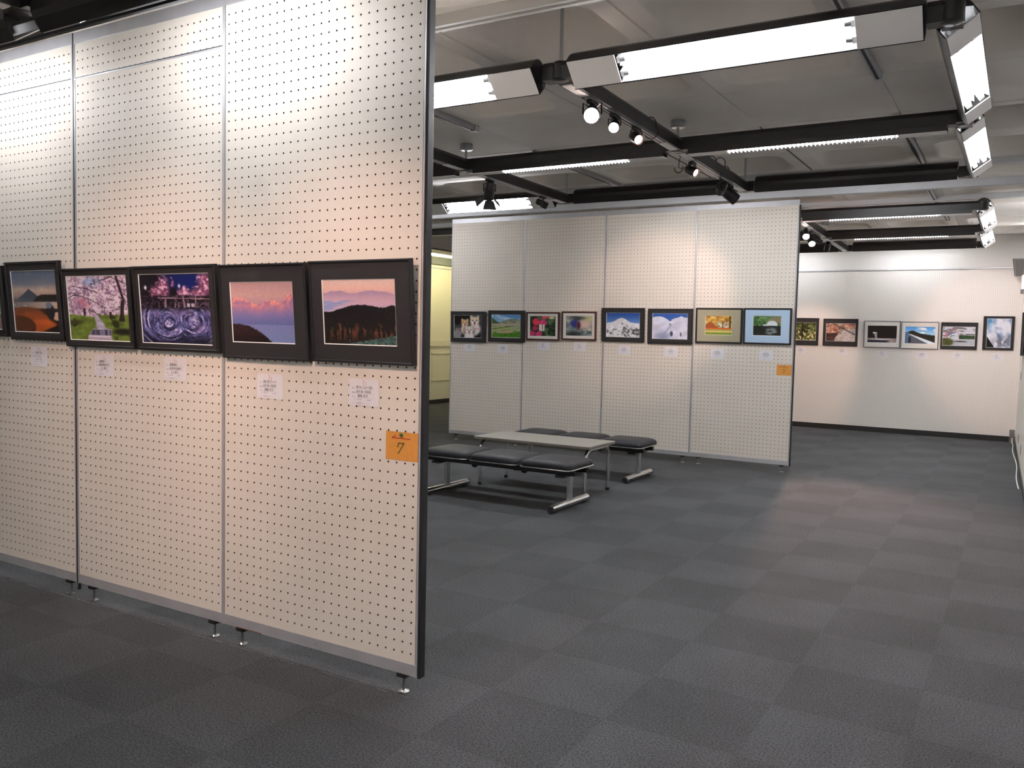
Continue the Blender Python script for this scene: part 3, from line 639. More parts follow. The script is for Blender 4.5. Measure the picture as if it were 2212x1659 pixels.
def p_night(u, v):
    im = base(u, rgb(24, 19, 28)); im = over(im, rgb(20, 30, 92), ell(u, v, 0.66, 0.08, 0.30, 0.2, 0.5))
    n = fbm(u * 30, v * 30, 2, 3)
    for (cu, cv, ru, rv) in ((0.35, 0.2, 0.085, 0.15), (0.95, 0.14, 0.10, 0.18), (0.64, 0.26, 0.1, 0.07), (0.84, 0.27, 0.09, 0.07), (0.22, 0.25, 0.07, 0.08), (0.49, 0.13, 0.025, 0.06)):
        k = ell(u + 0.05 * (n - 0.5), v + 0.06 * (n - 0.5), cu, cv, ru, rv, 0.55)
        im = over(im, rgb(150, 88, 124) * (0.35 + 1.2 * n)[..., None], k); im = over(im, rgb(226, 190, 214), k * ss(0.56, 0.70, n))
    im = over(im, rgb(18, 14, 20), ell(u, v, 0.50, 0.25, 0.05, 0.06, 0.4))
    for cu, cv, r in ((0.085, 0.19, 0.018), (0.585, 0.17, 0.016), (0.155, 0.54, 0.016)): im = over(im, rgb(240, 236, 250), ell(u, v, cu, cv, r, r * 1.5, 0.9))
    br = ss(0.29, 0.33, v) * (v < 0.49); im = over(im, rgb(30, 22, 32), br * 0.9)
    im = over(im, rgb(186, 156, 172), br * (vn(u * 58, v * 4, 4) > 0.80) * (u > 0.22) * 0.7); im = over(im, rgb(120, 92, 116), br * (fbm(u * 44, v * 44, 5, 2) > 0.60) * 0.6)
    im = over(im, rgb(176, 142, 150), (np.abs(v - 0.335 - 0.02 * u) < 0.006) * (u > 0.25) * 0.8); im = over(im, rgb(216, 200, 220), (v > 0.42) * (v < 0.47) * (u > 0.68) * (u < 0.86) * (vn(u * 50, v * 3, 7) > 0.35) * 0.8)
    def swirl(cu, cv, tw, sd):
        dx, dy = u - cu, (v - cv) * 1.05; r = np.hypot(dx, dy); th = np.arctan2(dy, dx)
        a = th + tw * np.log(r + 0.05); x_, y_ = np.cos(a) * 2.2, np.sin(a) * 2.2
        return r, 0.5 * vn(x_ + r * 34, y_ + r * 34, sd) + 0.3 * vn(x_ * 2 + r * 70, y_ * 2 - r * 70, sd + 3) + 0.2 * vn(u * 60, v * 60, sd + 5)
    r1, f1_ = swirl(0.37, 0.70, 1.1, 2); r2, f2_ = swirl(0.77, 0.65, -0.9, 5); k = ss(-0.05, 0.05, r1 - r2); f = f1_ * (1 - k) + f2_ * k; f = np.clip((f - 0.28) / 0.46, 0, 1)
    wc = grad(f, [(0, (36, 36, 62)), (0.4, (84, 84, 138)), (0.75, (132, 130, 190)), (1, (218, 210, 238))]); wc = over(wc, rgb(146, 116, 160), ss(0.48, 0.7, fbm(u * 4, v * 4, 9)) * 0.45)
    for cu, cv in ((0.37, 0.70), (0.77, 0.65)): wc = over(wc, rgb(206, 196, 226), ell(u, v, cu, cv, 0.045, 0.03, 0.8) * (n > 0.5) * 0.8)
    wc = wc * (1.0 - 0.35 * ss(0.8, 1.0, v) - 0.45 * ss(0.58, 0.48, v) - 0.3 * ss(0.5, 0.62, u) * ss(0.8, 1, v))[..., None]
    return np.clip(over(im, wc, ss(0.47, 0.51, v + 0.02 * (n - 0.5))), 0, 1)
def p_alpen(u, v):
    im = grad(v, [(0, (190, 150, 152)), (0.22, (204, 160, 156)), (0.45, (180, 140, 165)), (0.7, (112, 116, 166)), (0.71, (126, 132, 180)), (1, (120, 134, 182))])
    rid = 0.30 - 0.045 * np.sin(u * 10.5 + 0.4) * (u < 0.75) + 0.07 * (fbm(u * 16, u * 0, 3, 4) - 0.5) + 0.04 * ss(0.55, 0.75, u) - 0.13 * ss(0.78, 0.95, u)
    m = ss(-0.004, 0.008, v - rid) * (v < 0.7); fc = fbm(u * 26 + v * 10, v * 12, 5); rt_ = np.abs(fbm(u * 18 - v * 8, v * 6, 8) - 0.5)
    mc = grad(np.clip((v - rid) / (0.68 - rid + 1e-3) + 0.10 * (fc - 0.5), 0, 1), [(0, (240, 162, 142)), (0.14, (230, 148, 142)), (0.32, (182, 130, 158)), (0.6, (136, 122, 170)), (1, (104, 110, 164))])
    mc = over(mc, rgb(158, 116, 160), ss(0.5, 0.6, fc) * ss(0.52, 0.3, v) * 0.8); mc = over(mc, rgb(226, 150, 146), ss(0.06, 0.02, rt_) * ss(0.55, 0.36, v) * (v > 0.36) * 0.6); im = over(im, mc, m)
    hl = ss(-0.008, 0.008, v - (0.68 + 0.025 * vn(u * 60, u * 0, 2) + 0.99 * np.clip(u - 0.12, 0, 1) ** 2 + 0.06 * u)); hc = rgb(52, 34, 36) * (0.5 + 1.0 * fbm(u * 50, v * 50, 7, 3))[..., None]
    im = over(im, hc, hl); return np.clip(over(im, rgb(22, 18, 20), hl * ss(0.8, 1.0, v) * 0.7), 0, 1)
def p_ridge(u, v):
    im = grad(v, [(0, (226, 196, 190)), (0.12, (232, 190, 176)), (0.2, (222, 176, 176)), (0.34, (206, 172, 194)), (0.5, (196, 178, 206))])
    r1 = 0.185 + 0.018 * np.sin(u * 16 + 1.0) - 0.03 * np.exp(-((u - 0.80) / 0.10) ** 2) - 0.02 * np.exp(-((u - 0.1) / 0.07) ** 2) + 0.04 * (fbm(u * 14, u * 0, 4) - 0.5) + 0.05 * ss(0.88, 1.0, u)
    im = over(im, grad(v, [(0.13, (160, 136, 168)), (0.36, (214, 174, 190))]), ss(-0.004, 0.008, v - r1) * ss(0.46, 0.2, v))
    im = over(im, rgb(150, 160, 206), ss(0.46, 0.60, fbm(u * 5, v * 30 + u * 4, 6)) * (v > 0.31) * (v < 0.49) * ss(0.6, 0.25, u))
    hl = 0.490 - 0.115 * ss(0.02, 0.5, u) + 0.04 * ss(0.55, 0.85, u) - 0.03 * ss(0.85, 0.95, u) + 0.016 * vn(u * 70, u * 0, 3)
    hc = grad(v, [(0.35, (28, 24, 26)), (0.6, (30, 26, 27)), (1, (30, 29, 27))]) * (0.75 + 0.5 * fbm(u * 40, v * 40, 4, 2))[..., None]; im = over(im, hc, ss(-0.005, 0.006, v - hl))
    crown = 0.66 + 0.06 * np.sin(u * 23) + 0.07 * vn(u * 14, u * 0, 6); tz = ss(0, 0.05, v - crown) * (v < 0.98)
    tn = 0.55 * vn(u * 50, v * 7, 5) + 0.45 * fbm(u * 34, v * 26, 8, 3)
    im = over(im, rgb(112, 68, 50) * (0.6 + 0.7 * fbm(u * 20, v * 14, 2))[..., None], tz * ss(0.42, 0.66, tn) * ss(1.02, 0.86, v) * 0.85)
    im = over(im, rgb(176, 146, 124), (v > 0.74) * (v < 0.97) * (vn(u * 95 + v * 2, v * 1.0, 2) > 0.88) * (u < 0.78) * 0.7)
    g = ss(0, 0.02, v - (1.06 - 0.22 * u)); im = over(im, rgb(70, 96, 92) * (0.25 + 1.4 * fbm(u * 40, v * 60, 9, 3))[..., None], g)
    return np.clip(im, 0, 1)
def p_forest(u, v):
    n = fbm(u * 14, v * 12, 3); im = grad(n, [(0.2, (60, 50, 44)), (0.5, (120, 128, 104)), (0.75, (220, 222, 216))]); return over(im, rgb(150, 120, 116), ss(0.75, 0.85, v))
def dog(im, u, v, cx, cy, s, c, c2):
    n = 0.05 * (fbm(u * 30, v * 30, 3, 2) - 0.5)
    im = over(im, rgb(*c) * 0.92, ell(u + n, v + n, cx, cy + 0.52 * s, 0.30 * s, 0.42 * s, 0.3))
    for sg in (-1, 1): im = over(im, rgb(*c2) * 0.85, ell(u, v, cx + sg * 0.17 * s, cy - 0.22 * s, 0.075 * s, 0.13 * s, 0.35))
    im = over(im, rgb(*c2) * (0.9 + n * 3)[..., None], ell(u + n, v + n, cx, cy, 0.25 * s, 0.27 * s, 0.3)); im = over(im, rgb(*c), ell(u, v, cx, cy + 0.12 * s, 0.15 * s, 0.14 * s, 0.5))
    for sg in (-1, 1): im = over(im, rgb(18, 14, 14), ell(u, v, cx + sg * 0.095 * s, cy - 0.01 * s, 0.034 * s, 0.042 * s, 0.3))
    im = over(im, rgb(14, 10, 12), ell(u, v, cx, cy + 0.085 * s, 0.05 * s, 0.04 * s, 0.3)); im = over(im, rgb(120, 50, 56), ell(u, v, cx, cy + 0.18 * s, 0.06 * s, 0.06 * s, 0.3)); return over(im, rgb(224, 120, 130), ell(u, v, cx, cy + 0.22 * s, 0.04 * s, 0.08 * s, 0.3))
def p_dogs(u, v):
    im = base(u, rgb(14, 13, 15)); im = over(im, rgb(70, 70, 78), (u > 0.93) * 0.6)
    im = dog(im, u, v, 0.40, 0.34, 0.56, (236, 214, 196), (226, 186, 140)); im = dog(im, u, v, 0.76, 0.24, 0.70, (244, 236, 230), (240, 220, 194)); im = dog(im, u, v, 0.13, 0.57, 0.52, (150, 148, 150), (74, 72, 74))
    im = over(im, rgb(40, 34, 34), ell(u, v, 0.56, 0.72, 0.20, 0.28, 0.4) * 0.6); im = dog(im, u, v, 0.56, 0.66, 0.62, (246, 240, 238), (242, 230, 222)); return over(im, rgb(214, 150, 156), ell(u, v, 0.82, 0.6, 0.12, 0.05, 0.5) * (fbm(u * 30, v * 30, 2) > 0.5))
def p_field(u, v):
    im = grad(v, [(0, (70, 130, 196)), (0.3, (140, 180, 214)), (0.34, (130, 140, 120))]); n = fbm(u * 10, v * 14, 3)
    im = over(im, rgb(180, 206, 226), ss(0.5, 0.6, fbm(u * 4, (v - u * 0.3) * 18, 2)) * (v < 0.25))
    im = over(im, rgb(60, 84, 44), ss(0, 0.02, v - (0.12 + 0.9 * u)) * (u < 0.35) * (v < 0.42)); im = over(im, rgb(138, 142, 118) * (0.7 + 0.6 * n)[..., None], ss(0, 0.02, v - (0.3 - 0.14 * np.sin(np.clip(u - 0.35, 0, 1) * 4))) * (u > 0.3) * (v < 0.42)); im = over(im, rgb(178, 156, 148), (v > 0.40) * (v < 0.5))
    g = (v > 0.48); im = over(im, np.clip(rgb(110, 132, 66) * (0.5 + n)[..., None], 0, 1), g); im = over(im, rgb(170, 160, 140), g * (v < 0.8) * (np.sin((v + 0.22 * u) * 46) > 0.45)); im = over(im, rgb(176, 146, 132), ell(u, v, 0.5, 0.76, 0.26, 0.05, 0.5)); im = over(im, rgb(150, 160, 130), ell(u, v, 0.88, 0.58, 0.2, 0.1, 0.4) * 0.8)
    return np.clip(over(im, rgb(72, 130, 32) * (0.5 + 0.9 * fbm(u * 30, v * 24, 5))[..., None], ss(0, 0.04, v - (0.84 - 0.14 * u + 0.05 * n))), 0, 1)
def p_redflower(u, v):
    n = fbm(u * 9, v * 8, 4); im = grad(n, [(0.25, (16, 24, 16)), (0.55, (44, 66, 46)), (0.8, (120, 140, 100))])
    for (cu, cv, ru, rv, c) in ((0.24, 0.3, 0.14, 0.2, (196, 50, 70)), (0.52, 0.33, 0.14, 0.18, (204, 62, 116)), (0.2, 0.62, 0.1, 0.13, (186, 40, 90)), (0.36, 0.9, 0.12, 0.14, (216, 60, 120)), (0.1, 0.9, 0.12, 0.12, (210, 50, 100)), (0.6, 0.03, 0.14, 0.08, (224, 70, 90))): im = over(im, rgb(*c) * (0.75 + 0.5 * fbm(u * 14, v * 14, 6))[..., None], ell(u, v, cu, cv, ru, rv, 0.3))
    im = over(im, rgb(220, 210, 170), ell(u, v, 0.86, 0.07, 0.12, 0.08, 0.6)); im = over(im, rgb(244, 226, 224), (np.abs(u - 0.47) < 0.11) * (np.abs(v - 0.58) < 0.16)); return np.clip(over(im, rgb(90, 60, 60), (np.abs(u - 0.49) < 0.012) * (np.abs(v - 0.56) < 0.14)), 0, 1)
def p_blueflower(u, v):
    n = fbm(u * 6, v * 6, 5); im = grad(n, [(0.25, (66, 78, 84)), (0.55, (128, 142, 142)), (0.8, (214, 214, 186))]); im = over(im, rgb(214, 190, 182), ell(u, v, 0.76, 0.4, 0.24, 0.26, 0.7)); im = over(im, rgb(198, 196, 150), ell(u, v, 0.85, 0.12, 0.2, 0.16, 0.7))
    im = over(im, rgb(44, 46, 120), ell(u, v, 0.32, 0.38, 0.14, 0.2, 0.5)); im = over(im, rgb(96, 26, 34), ell(u, v, 0.5, 0.48, 0.06, 0.2, 0.5)); im = over(im, rgb(24, 26, 26), ell(u, v, 0.45, 0.1, 0.3, 0.08, 0.8) * 0.7); return over(im, rgb(28, 32, 34), ell(u, v, 0.25, 0.95, 0.25, 0.16, 0.8) * 0.8)
def p_snow(u, v):
    im = grad(v, [(0, (34, 66, 134)), (0.4, (90, 126, 184))]); rid = 0.42 - 0.22 * np.exp(-((u - 0.46) / 0.22) ** 2) + 0.03 * (fbm(u * 10, u * 0, 3) - 0.5) + 0.06 * ss(0.6, 1, u) * 0
    m = ss(-0.004, 0.01, v - rid); im = over(im, rgb(232, 234, 240) * (0.86 + 0.22 * fbm(u * 8, v * 8, 2))[..., None], m)
    tr_ = m * ss(0, 0.1, v - (rid + 0.16)) * ss(0.54, 0.7, fbm(u * 22, v * 16, 5, 3)); im = over(im, rgb(74, 74, 82), tr_ * 0.9); return np.clip(over(im, rgb(44, 40, 42), ell(u, v, 0.82, 0.82, 0.3, 0.14, 0.8) * ss(0.4, 0.6, fbm(u * 20, v * 20, 8))), 0, 1)
def p_snow2(u, v):
    im = base(u, rgb(52, 86, 158)); rid = 0.16 - 0.05 * np.sin(u * 9) * (u < 0.55) + 0.08 * np.exp(-((u - 0.52) / 0.1) ** 2) - 0.06 * np.exp(-((u - 0.82) / 0.07) ** 2) + 0.02 * (fbm(u * 14, u * 0, 3) - .5)
    m = ss(-0.004, 0.01, v - rid); im = over(im, rgb(214, 216, 234) * (0.86 + 0.26 * fbm((u + v) * 6, (v - u) * 3, 2))[..., None], m)
    im = over(im, rgb(150, 156, 190), ell(u, v, 0.3, 0.9, 0.18, 0.16, 0.8)); im = over(im, rgb(150, 154, 186), (np.abs(u - 0.44 - 0.12 * np.sin(v * 5)) < 0.018) * (v > 0.4)); im = over(im, rgb(58, 56, 70), ell(u, v, 0.55, 0.8, 0.04, 0.1, 0.5)); im = over(im, rgb(70, 70, 84), ell(u, v, 0.82, 0.82, 0.02, 0.08, 0.5)); return np.clip(over(im, rgb(60, 62, 80), ell(u, v, 0.5, 0.42, 0.02, 0.03, 0.5)), 0, 1)
def p_autumn(u, v):
    n = fbm(u * 9, v * 9, 3); im = grad(n, [(0.25, (120, 84, 30)), (0.5, (176, 130, 50)), (0.8, (224, 200, 130))]); k = ss(0.35, 0.6, fbm(u * 14, v * 14, 9)); im = over(im, rgb(206, 214, 216), ell(u, v, 0.55, 0.48, 0.16, 0.16, 0.8) * k); im = over(im, rgb(210, 218, 230), ell(u, v, 0.82, 0.5, 0.10, 0.18, 0.7) * k)
    im = over(im, rgb(146, 76, 40), ss(0, 0.02, v - (0.28 + 1.1 * np.abs(u - 0.18))) * (v < 0.62)); im = over(im, rgb(66, 44, 24), (np.abs(u - 0.93) < 0.02) * (v < 0.7)); im = over(im, rgb(66, 44, 24), (np.abs(u - 0.66) < 0.012) * (v < 0.7) * (v > 0.3)); im = over(im, rgb(206, 92, 44), (v > 0.62) * (v < 0.71))
    im = over(im, rgb(160, 150, 70), (v > 0.71) * (v < 0.82)); im = over(im, rgb(214, 190, 130), (v > 0.8) * (v < 0.86)); return np.clip(over(im, rgb(120, 140, 40), v > 0.87), 0, 1)
def p_pond(u, v):
    n = fbm(u * 12, v * 10, 4); im = grad(n, [(0.25, (36, 62, 28)), (0.55, (78, 116, 66)), (0.8, (140, 166, 104))]); im = over(im, rgb(160, 130, 112), ell(u, v, 0.86, 0.18, 0.24, 0.2, 0.6) * 0.7)
    im = over(im, rgb(222, 224, 232), ell(u, v, 0.68, 0.44, 0.2, 0.2, 0.15) * (v < 0.48)); im = over(im, rgb(210, 214, 220), ell(u, v, 0.46, 0.47, 0.12, 0.05, 0.3)); w = ss(0.49, 0.52, v)
    im = over(im, rgb(26, 28, 26) * (0.7 + 0.8 * n)[..., None], w); im = over(im, rgb(134, 140, 140), w * ell(u, v, 0.66, 0.78, 0.2, 0.18, 0.5) * (fbm(u * 10, v * 16, 6) > 0.42)); return np.clip(im, 0, 1)
def p_yellow(u, v):
    n = fbm(u * 12, v * 9, 3); im = grad(n, [(0.25, (26, 30, 16)), (0.55, (84, 92, 46)), (0.8, (150, 160, 110))]); im = over(im, rgb(232, 208, 146), ss(0.6, 0.68, fbm(u * 14, v * 12, 8, 2)) * ss(0.2, 0.5, v)); return over(im, rgb(30, 22, 16), (np.abs(u - 0.52) < 0.03))
def p_trunk(u, v):
    n = fbm(u * 14, v * 12, 3); im = grad(n, [(0.25, (110, 60, 48)), (0.5, (176, 122, 100)), (0.8, (216, 196, 186))]); im = over(im, rgb(66, 44, 40) * (0.6 + n)[..., None], (v > 0.55) * (u < 0.42)); im = over(im, rgb(196, 186, 184) * (0.7 + 0.5 * n)[..., None], (u > 0.52) * (v > 0.3))
    t = np.abs(u - (0.46 + 0.06 * np.sin(v * 5))) < 0.05 + 0.06 * ss(0.5, 1, v); im = over(im, rgb(164, 158, 148) * (0.5 + n)[..., None], t); return np.clip(over(im, rgb(56, 42, 40), np.abs(v - (0.02 + 0.8 * np.abs(u - 0.25))) < 0.03), 0, 1)
def p_figure(u, v):
    im = base(u, rgb(16, 14, 15)); im = over(im, grad(u, [(0, (150, 142, 140)), (0.5, (214, 206, 206)), (1, (150, 130, 126))]), ss(0.73, 0.76, v + 0.01 * np.sin(u * 9))); im = over(im, rgb(36, 42, 60), ss(0, 0.03, v - 0.84) * ss(0.85, 0.6, u)); n = 0.06 * (fbm(u * 30, v * 30, 3) - 0.5); im = over(im, rgb(238, 234, 236), ell(u + n, v + n, 0.25, 0.43, 0.075, 0.055, 0.4)); im = over(im, rgb(186, 172, 176), ell(u + n, v + n, 0.285, 0.56, 0.04, 0.13, 0.5)); im = over(im, rgb(150, 130, 130), (np.abs(u - 0.265 + n) < 0.012) * (v > 0.6) * (v < 0.82)); return over(im, rgb(214, 204, 206), (np.abs(u - 0.305 + n) < 0.012) * (v > 0.6) * (v < 0.82))
def p_road(u, v):
    im = grad(v, [(0, (60, 140, 220)), (0.4, (160, 206, 238))]); im = over(im, rgb(238, 244, 248), ss(0.52, 0.64, fbm(u * 5, v * 8, 3)) * ss(0.3, 0.6, u)); hl = 0.34 - 0.12 * np.exp(-((u - 0.25) / 0.16) ** 2) + 0.22 * np.clip(u - 0.25, 0, 1)
    im = over(im, rgb(32, 30, 24), ss(-0.01, 0.01, v - hl)); im = over(im, rgb(88, 92, 104), ss(0, 0.01, v - (0.38 + 0.85 * np.clip(u - 0.16, 0, 1)))); im = over(im, rgb(222, 234, 246), ss(0, 0.012, v - (0.44 + 0.62 * np.clip(u - 0.2, 0, 1))) * ss(0.0, -0.02, v - (0.5 + 0.86 * np.clip(u - 0.18, 0, 1)))); im = over(im, rgb(80, 110, 150), ss(0, 0.02, v - 0.3) * (u < 0.13)); return over(im, rgb(18, 16, 18), ell(u, v, 0.16, 0.78, 0.04, 0.2, 0.3))
def p_streamers(u, v):
    im = base(u, rgb(206, 206, 216)); im = over(im, rgb(120, 116, 120), ss(0.5, 0.62, fbm(u * 5, v * 12, 3)) * (v < 0.5)); d = np.hypot((u - 0.34), (v - 0.62) * 0.7); r0 = (v < 0.62)
    for a, b_, c in ((0.26, 0.31, (196, 50, 40)), (0.20, 0.24, (60, 90, 160)), (0.14, 0.18, (214, 214, 220)), (0.09, 0.12, (60, 130, 90))): im = over(im, rgb(*c), (d > a) * (d < b_) * r0 * (u < 0.42) * ss(0.3, 0.55, fbm(u * 18, v * 18, 4)) * 0.9)
    im = over(im, rgb(40, 60, 34) * (0.6 + fbm(u * 16, v * 14, 5))[..., None], (v > 0.46) * (v < 0.66) * (u > 0.5)); im = over(im, rgb(60, 54, 62), (np.abs(v - 0.4) < 0.03) * (u > 0.7)); im = over(im, rgb(176, 180, 190), v > 0.68); im = over(im, rgb(36, 32, 30), ell(u, v, 0.56, 0.78, 0.2, 0.035, 0.3)); return np.clip(over(im, rgb(72, 78, 30) * (0.5 + fbm(u * 16, v * 16, 7))[..., None], ell(u, v, 0.12, 0.82, 0.22, 0.22, 0.3)), 0, 1)
def p_sky(u, v):
    n = fbm(u * 4, v * 4, 6); im = grad(n, [(0.25, (70, 110, 160)), (0.45, (150, 168, 200)), (0.65, (224, 226, 236))]); im = over(im, rgb(104, 106, 122), ell(u, v, 0.7, 0.8, 0.4, 0.2, 0.8) * ss(0.3, 0.6, fbm(u * 6, v * 6, 2))); im = over(im, rgb(70, 140, 180), ss(0.3, 0.0, u) * ss(0.5, 0.2, v) * 0.7); return over(im, rgb(18, 18, 18), ss(0, 0.01, v - (0.6 + 1.15 * u)))
def print_mesh(fn, w, h, x0, z0, y, nx):
    ny = max(8, int(nx * h / w)); us = (np.arange(nx + 1)) / nx; vs2 = (np.arange(ny + 1)) / ny
    U, V = np.meshgrid(us, vs2); C = fn(U, V); C = np.clip(C * (0.97 + 0.06 * vn(U * nx * 0.45, V * ny * 0.45, 3))[..., None], 0, 1)
    lin = np.where(C <= 0.04045, C / 12.92, ((C + 0.055) / 1.055) ** 2.4)
    verts = np.stack([x0 + U * w, np.full_like(U, y), z0 + (1 - V) * h], -1).reshape(-1, 3)
    i = np.arange(nx)[None, :] + (np.arange(ny) * (nx + 1))[:, None]; i = i.ravel()
    faces = np.stack([i, i + nx + 1, i + nx + 2, i + 1], -1)
    me = bpy.data.meshes.new('photo_print'); me.from_pydata(verts.tolist(), [], faces.tolist())
    at = me.color_attributes.new('print', 'FLOAT_COLOR', 'POINT')
    at.data.foreach_set('color', np.concatenate([lin.reshape(-1, 3), np.ones((lin.size // 3, 1))], 1).astype(np.float32).ravel())
    me.materials.append(M_PHOTO); return me
M_PHOTO = mat('photo_paper_print', (0.5, 0.5, 0.5), 0.32, spec=0.3)
_n = M_PHOTO.node_tree.nodes.new('ShaderNodeVertexColor'); _n.layer_name = 'print'
M_PHOTO.node_tree.links.new(_n.outputs['Color'], M_PHOTO.node_tree.nodes['Principled BSDF'].inputs['Base Color'])

def framed(label, x0, x1, z0, z1, y, win, fn, frame_m, mat_m, fw=0.014, tilt=0.0, nx=70, group=None, rot=0.0, depth=0.024):
    """win: picture opening (x0, x1, z0, z1) in the same coordinates as the outer rectangle"""
    cx = (x0 + x1) / 2; w = (x1 - x0) / 2; h = z1 - z0
    t = thing('framed_photo', label, 'framed photo', (cx, y, z0), group, (tilt, 0, 0) if not rot else (0, 0, rot))
    wx0, wx1, wz0, wz1 = win[0] - cx, win[1] - cx, win[2] - z0, win[3] - z0
    # moulding: mitred ring with a rounded outer lip
    prof = [(0.0, 0.0), (0.0, -depth + 0.003), (0.003, -depth), (fw - 0.003, -depth), (fw, -depth + 0.004), (fw, -0.004)]
    b = MB(); b.loft([[(sx * (w - d), yy, (d if sz < 0 else h - d)) for sx, sz in ((-1, -1), (1, -1), (1, 1), (-1, 1))] for d, yy in prof], True, True)
    b.build('frame', frame_m, t)
    ym = -depth + 0.007; bv = 0.0035
    b = MB(); o = [(-w + fw, ym, fw), (w - fw, ym, fw), (w - fw, ym, h - fw), (-w + fw, ym, h - fw)]
    i_ = [(wx0 - bv, ym, wz0 - bv), (wx1 + bv, ym, wz0 - bv), (wx1 + bv, ym, wz1 + bv), (wx0 - bv, ym, wz1 + bv)]
    b.loft([o, i_], False, False).build('mat_board', mat_m, t)
    k_ = [(wx0, ym + 0.003, wz0), (wx1, ym + 0.003, wz0), (wx1, ym + 0.003, wz1), (wx0, ym + 0.003, wz1)]
    MB().loft([i_, k_], False, False).build('mat_bevel', M_BEVEL, t)
    link('photo_print', print_mesh(fn, wx1 - wx0, wz1 - wz0, wx0, wz0, ym + 0.0032, nx), t)
    return t
TN = 0.08
G1, G2, G3 = 'photos on the front partition', 'photos on the rear partition', 'photos on the end wall'
YB = NY - 0.0035
framed('black framed photo of pale woods hanging next to the orange boat photo', -5.755, -5.185, 1.470, 1.890, YB, (-5.70, -5.24, 1.515, 1.845), p_forest, M_FRAMEBLK, M_MATBLK, 0.016, TN, 60, G1)
framed('black framed lake photo with orange boats and a mountain peak', -5.142, -4.612, 1.456, 1.908, YB, (-5.094, -4.658, 1.506, 1.853), p_boats, M_FRAMEBLK, M_MATBLK, 0.016, TN, 110, G1)
framed('black framed photo of pink blossom over a green banked stream', -4.588, -3.986, 1.431, 1.860, YB, (-4.547, -4.028, 1.472, 1.816), p_blossom, M_FRAMEBLK, M_MATBLK, 0.014, TN, 150, G1)
framed('black framed night photo of a blue swirling petal pond', -3.964, -3.338, 1.430, 1.862, YB, (-3.918, -3.392, 1.471, 1.817), p_night, M_FRAMEBLK, M_MATBLK, 0.016, TN, 180, G1)
framed('black framed photo of pink lit snow peaks above blue lake', -3.313, -2.747, 1.411, 1.856, YB, (-3.238, -2.836, 1.492, 1.770), p_alpen, M_FRAMEBLK, M_MATBLK, 0.012, TN, 150, G1)
framed('black framed dawn photo of a dark wooded ridge under pink sky', -2.728, -2.160, 1.415, 1.860, YB, (-2.652, -2.251, 1.498, 1.774), p_ridge, M_FRAMEBLK, M_MATBLK, 0.012, TN, 180, G1)
YB = FY - 0.003
framed('black framed portrait of four fluffy pomeranian dogs', -7.025, -6.436, 1.407, 1.841, YB, (-6.967, -6.509, 1.472, 1.784), p_dogs, M_FRAMEBLK, M_MATBLK, 0.012, 0.03, 80, G2)
framed('black framed photo of a green field under blue sky', -6.390, -5.806, 1.424, 1.856, YB, (-6.332, -5.876, 1.488, 1.798), p_field, M_FRAMEBLK, M_MATBLK, 0.012, 0.03, 80, G2)
framed('brown framed photo of crimson flowers and a white butterfly', -5.780, -5.276, 1.460, 1.841, YB, (-5.724, -5.335, 1.520, 1.784), p_redflower, M_FRAMEBRN, M_MATWHITE, 0.022, 0.03, 70, G2)
framed('brown framed photo of a blurred blue flower', -5.241, -4.736, 1.474, 1.852, YB, (-5.180, -4.798, 1.534, 1.792), p_blueflower, M_FRAMEBRN, M_MATWHITE, 0.022, 0.03, 70, G2)
framed('black framed photo of a snow cone peak with bare trees', -4.660, -4.072, 1.472, 1.900, YB, (-4.592, -4.139, 1.533, 1.836), p_snow, M_FRAMEBLK, M_MATBLK, 0.012, 0.03, 80, G2)
framed('black framed photo of smooth white snow slopes', -4.026, -3.448, 1.462, 1.894, YB, (-3.964, -3.514, 1.524, 1.834), p_snow2, M_FRAMEBLK, M_MATBLK, 0.012, 0.03, 80, G2)
framed('black framed autumn tree photo on olive beige mat', -3.410, -2.842, 1.483, 1.907, YB, (-3.287, -2.967, 1.586, 1.811), p_autumn, M_FRAMEBLK, M_MATOLIVE, 0.020, 0.03, 60, G2)
framed('black framed garden pond photo on pale blue mat', -2.826, -2.274, 1.485, 1.908, YB, (-2.712, -2.394, 1.590, 1.814), p_pond, M_FRAMEBLK, M_MATBLUE, 0.020, 0.03, 60, G2)
YB = YF - 0.014
framed('black framed yellow blossom photo half hidden by the rear partition edge', -3.626, -3.056, 1.451, 1.925, YB, (-3.575, -3.105, 1.537, 1.844), p_yellow, M_FRAMEBLK, M_MATBLK, 0.012, 0.02, 60, G3)
framed('black framed photo of a pale tree trunk and reddish leaves', -2.980, -2.412, 1.451, 1.918, YB, (-2.928, -2.455, 1.534, 1.835), p_trunk, M_FRAMEBLK, M_MATBLK, 0.012, 0.02, 60, G3)
framed('white matted photo of a lone white figure on black', -2.313, -1.747, 1.440, 1.890, YB, (-2.254, -1.801, 1.526, 1.807), p_figure, M_FRAMEALU, M_MATWHITE, 0.010, 0.02, 60, G3)
framed('white matted photo of a road under blue sky', -1.732, -1.172, 1.434, 1.881, YB, (-1.672, -1.223, 1.523, 1.797), p_road, M_FRAMEALU, M_MATWHITE, 0.010, 0.02, 60, G3)
framed('black framed photo of a boat beneath red and blue streamers', -1.138, -0.610, 1.443, 1.880, YB, (-1.109, -0.648, 1.504, 1.808), p_streamers, M_FRAMEBLK, M_MATBLK, 0.012, 0.03, 60, G3)
framed('tall black framed photo of clouds above a dark roof slope', -0.536, -0.106, 1.450, 1.985, YB, (-0.482, -0.153, 1.490, 1.946), p_sky, M_FRAMEBLK, M_MATBLK, 0.014, 0.03, 50, G3)
t = framed('black framed picture seen edge on along the right wall', -0.30, 0.30, 1.42, 1.99, 0, (-0.25, 0.25, 1.48, 1.93), p_forest, M_FRAMEBLK, M_MATBLK, 0.014, 0, 30, None, -HP / 2, 0.034)
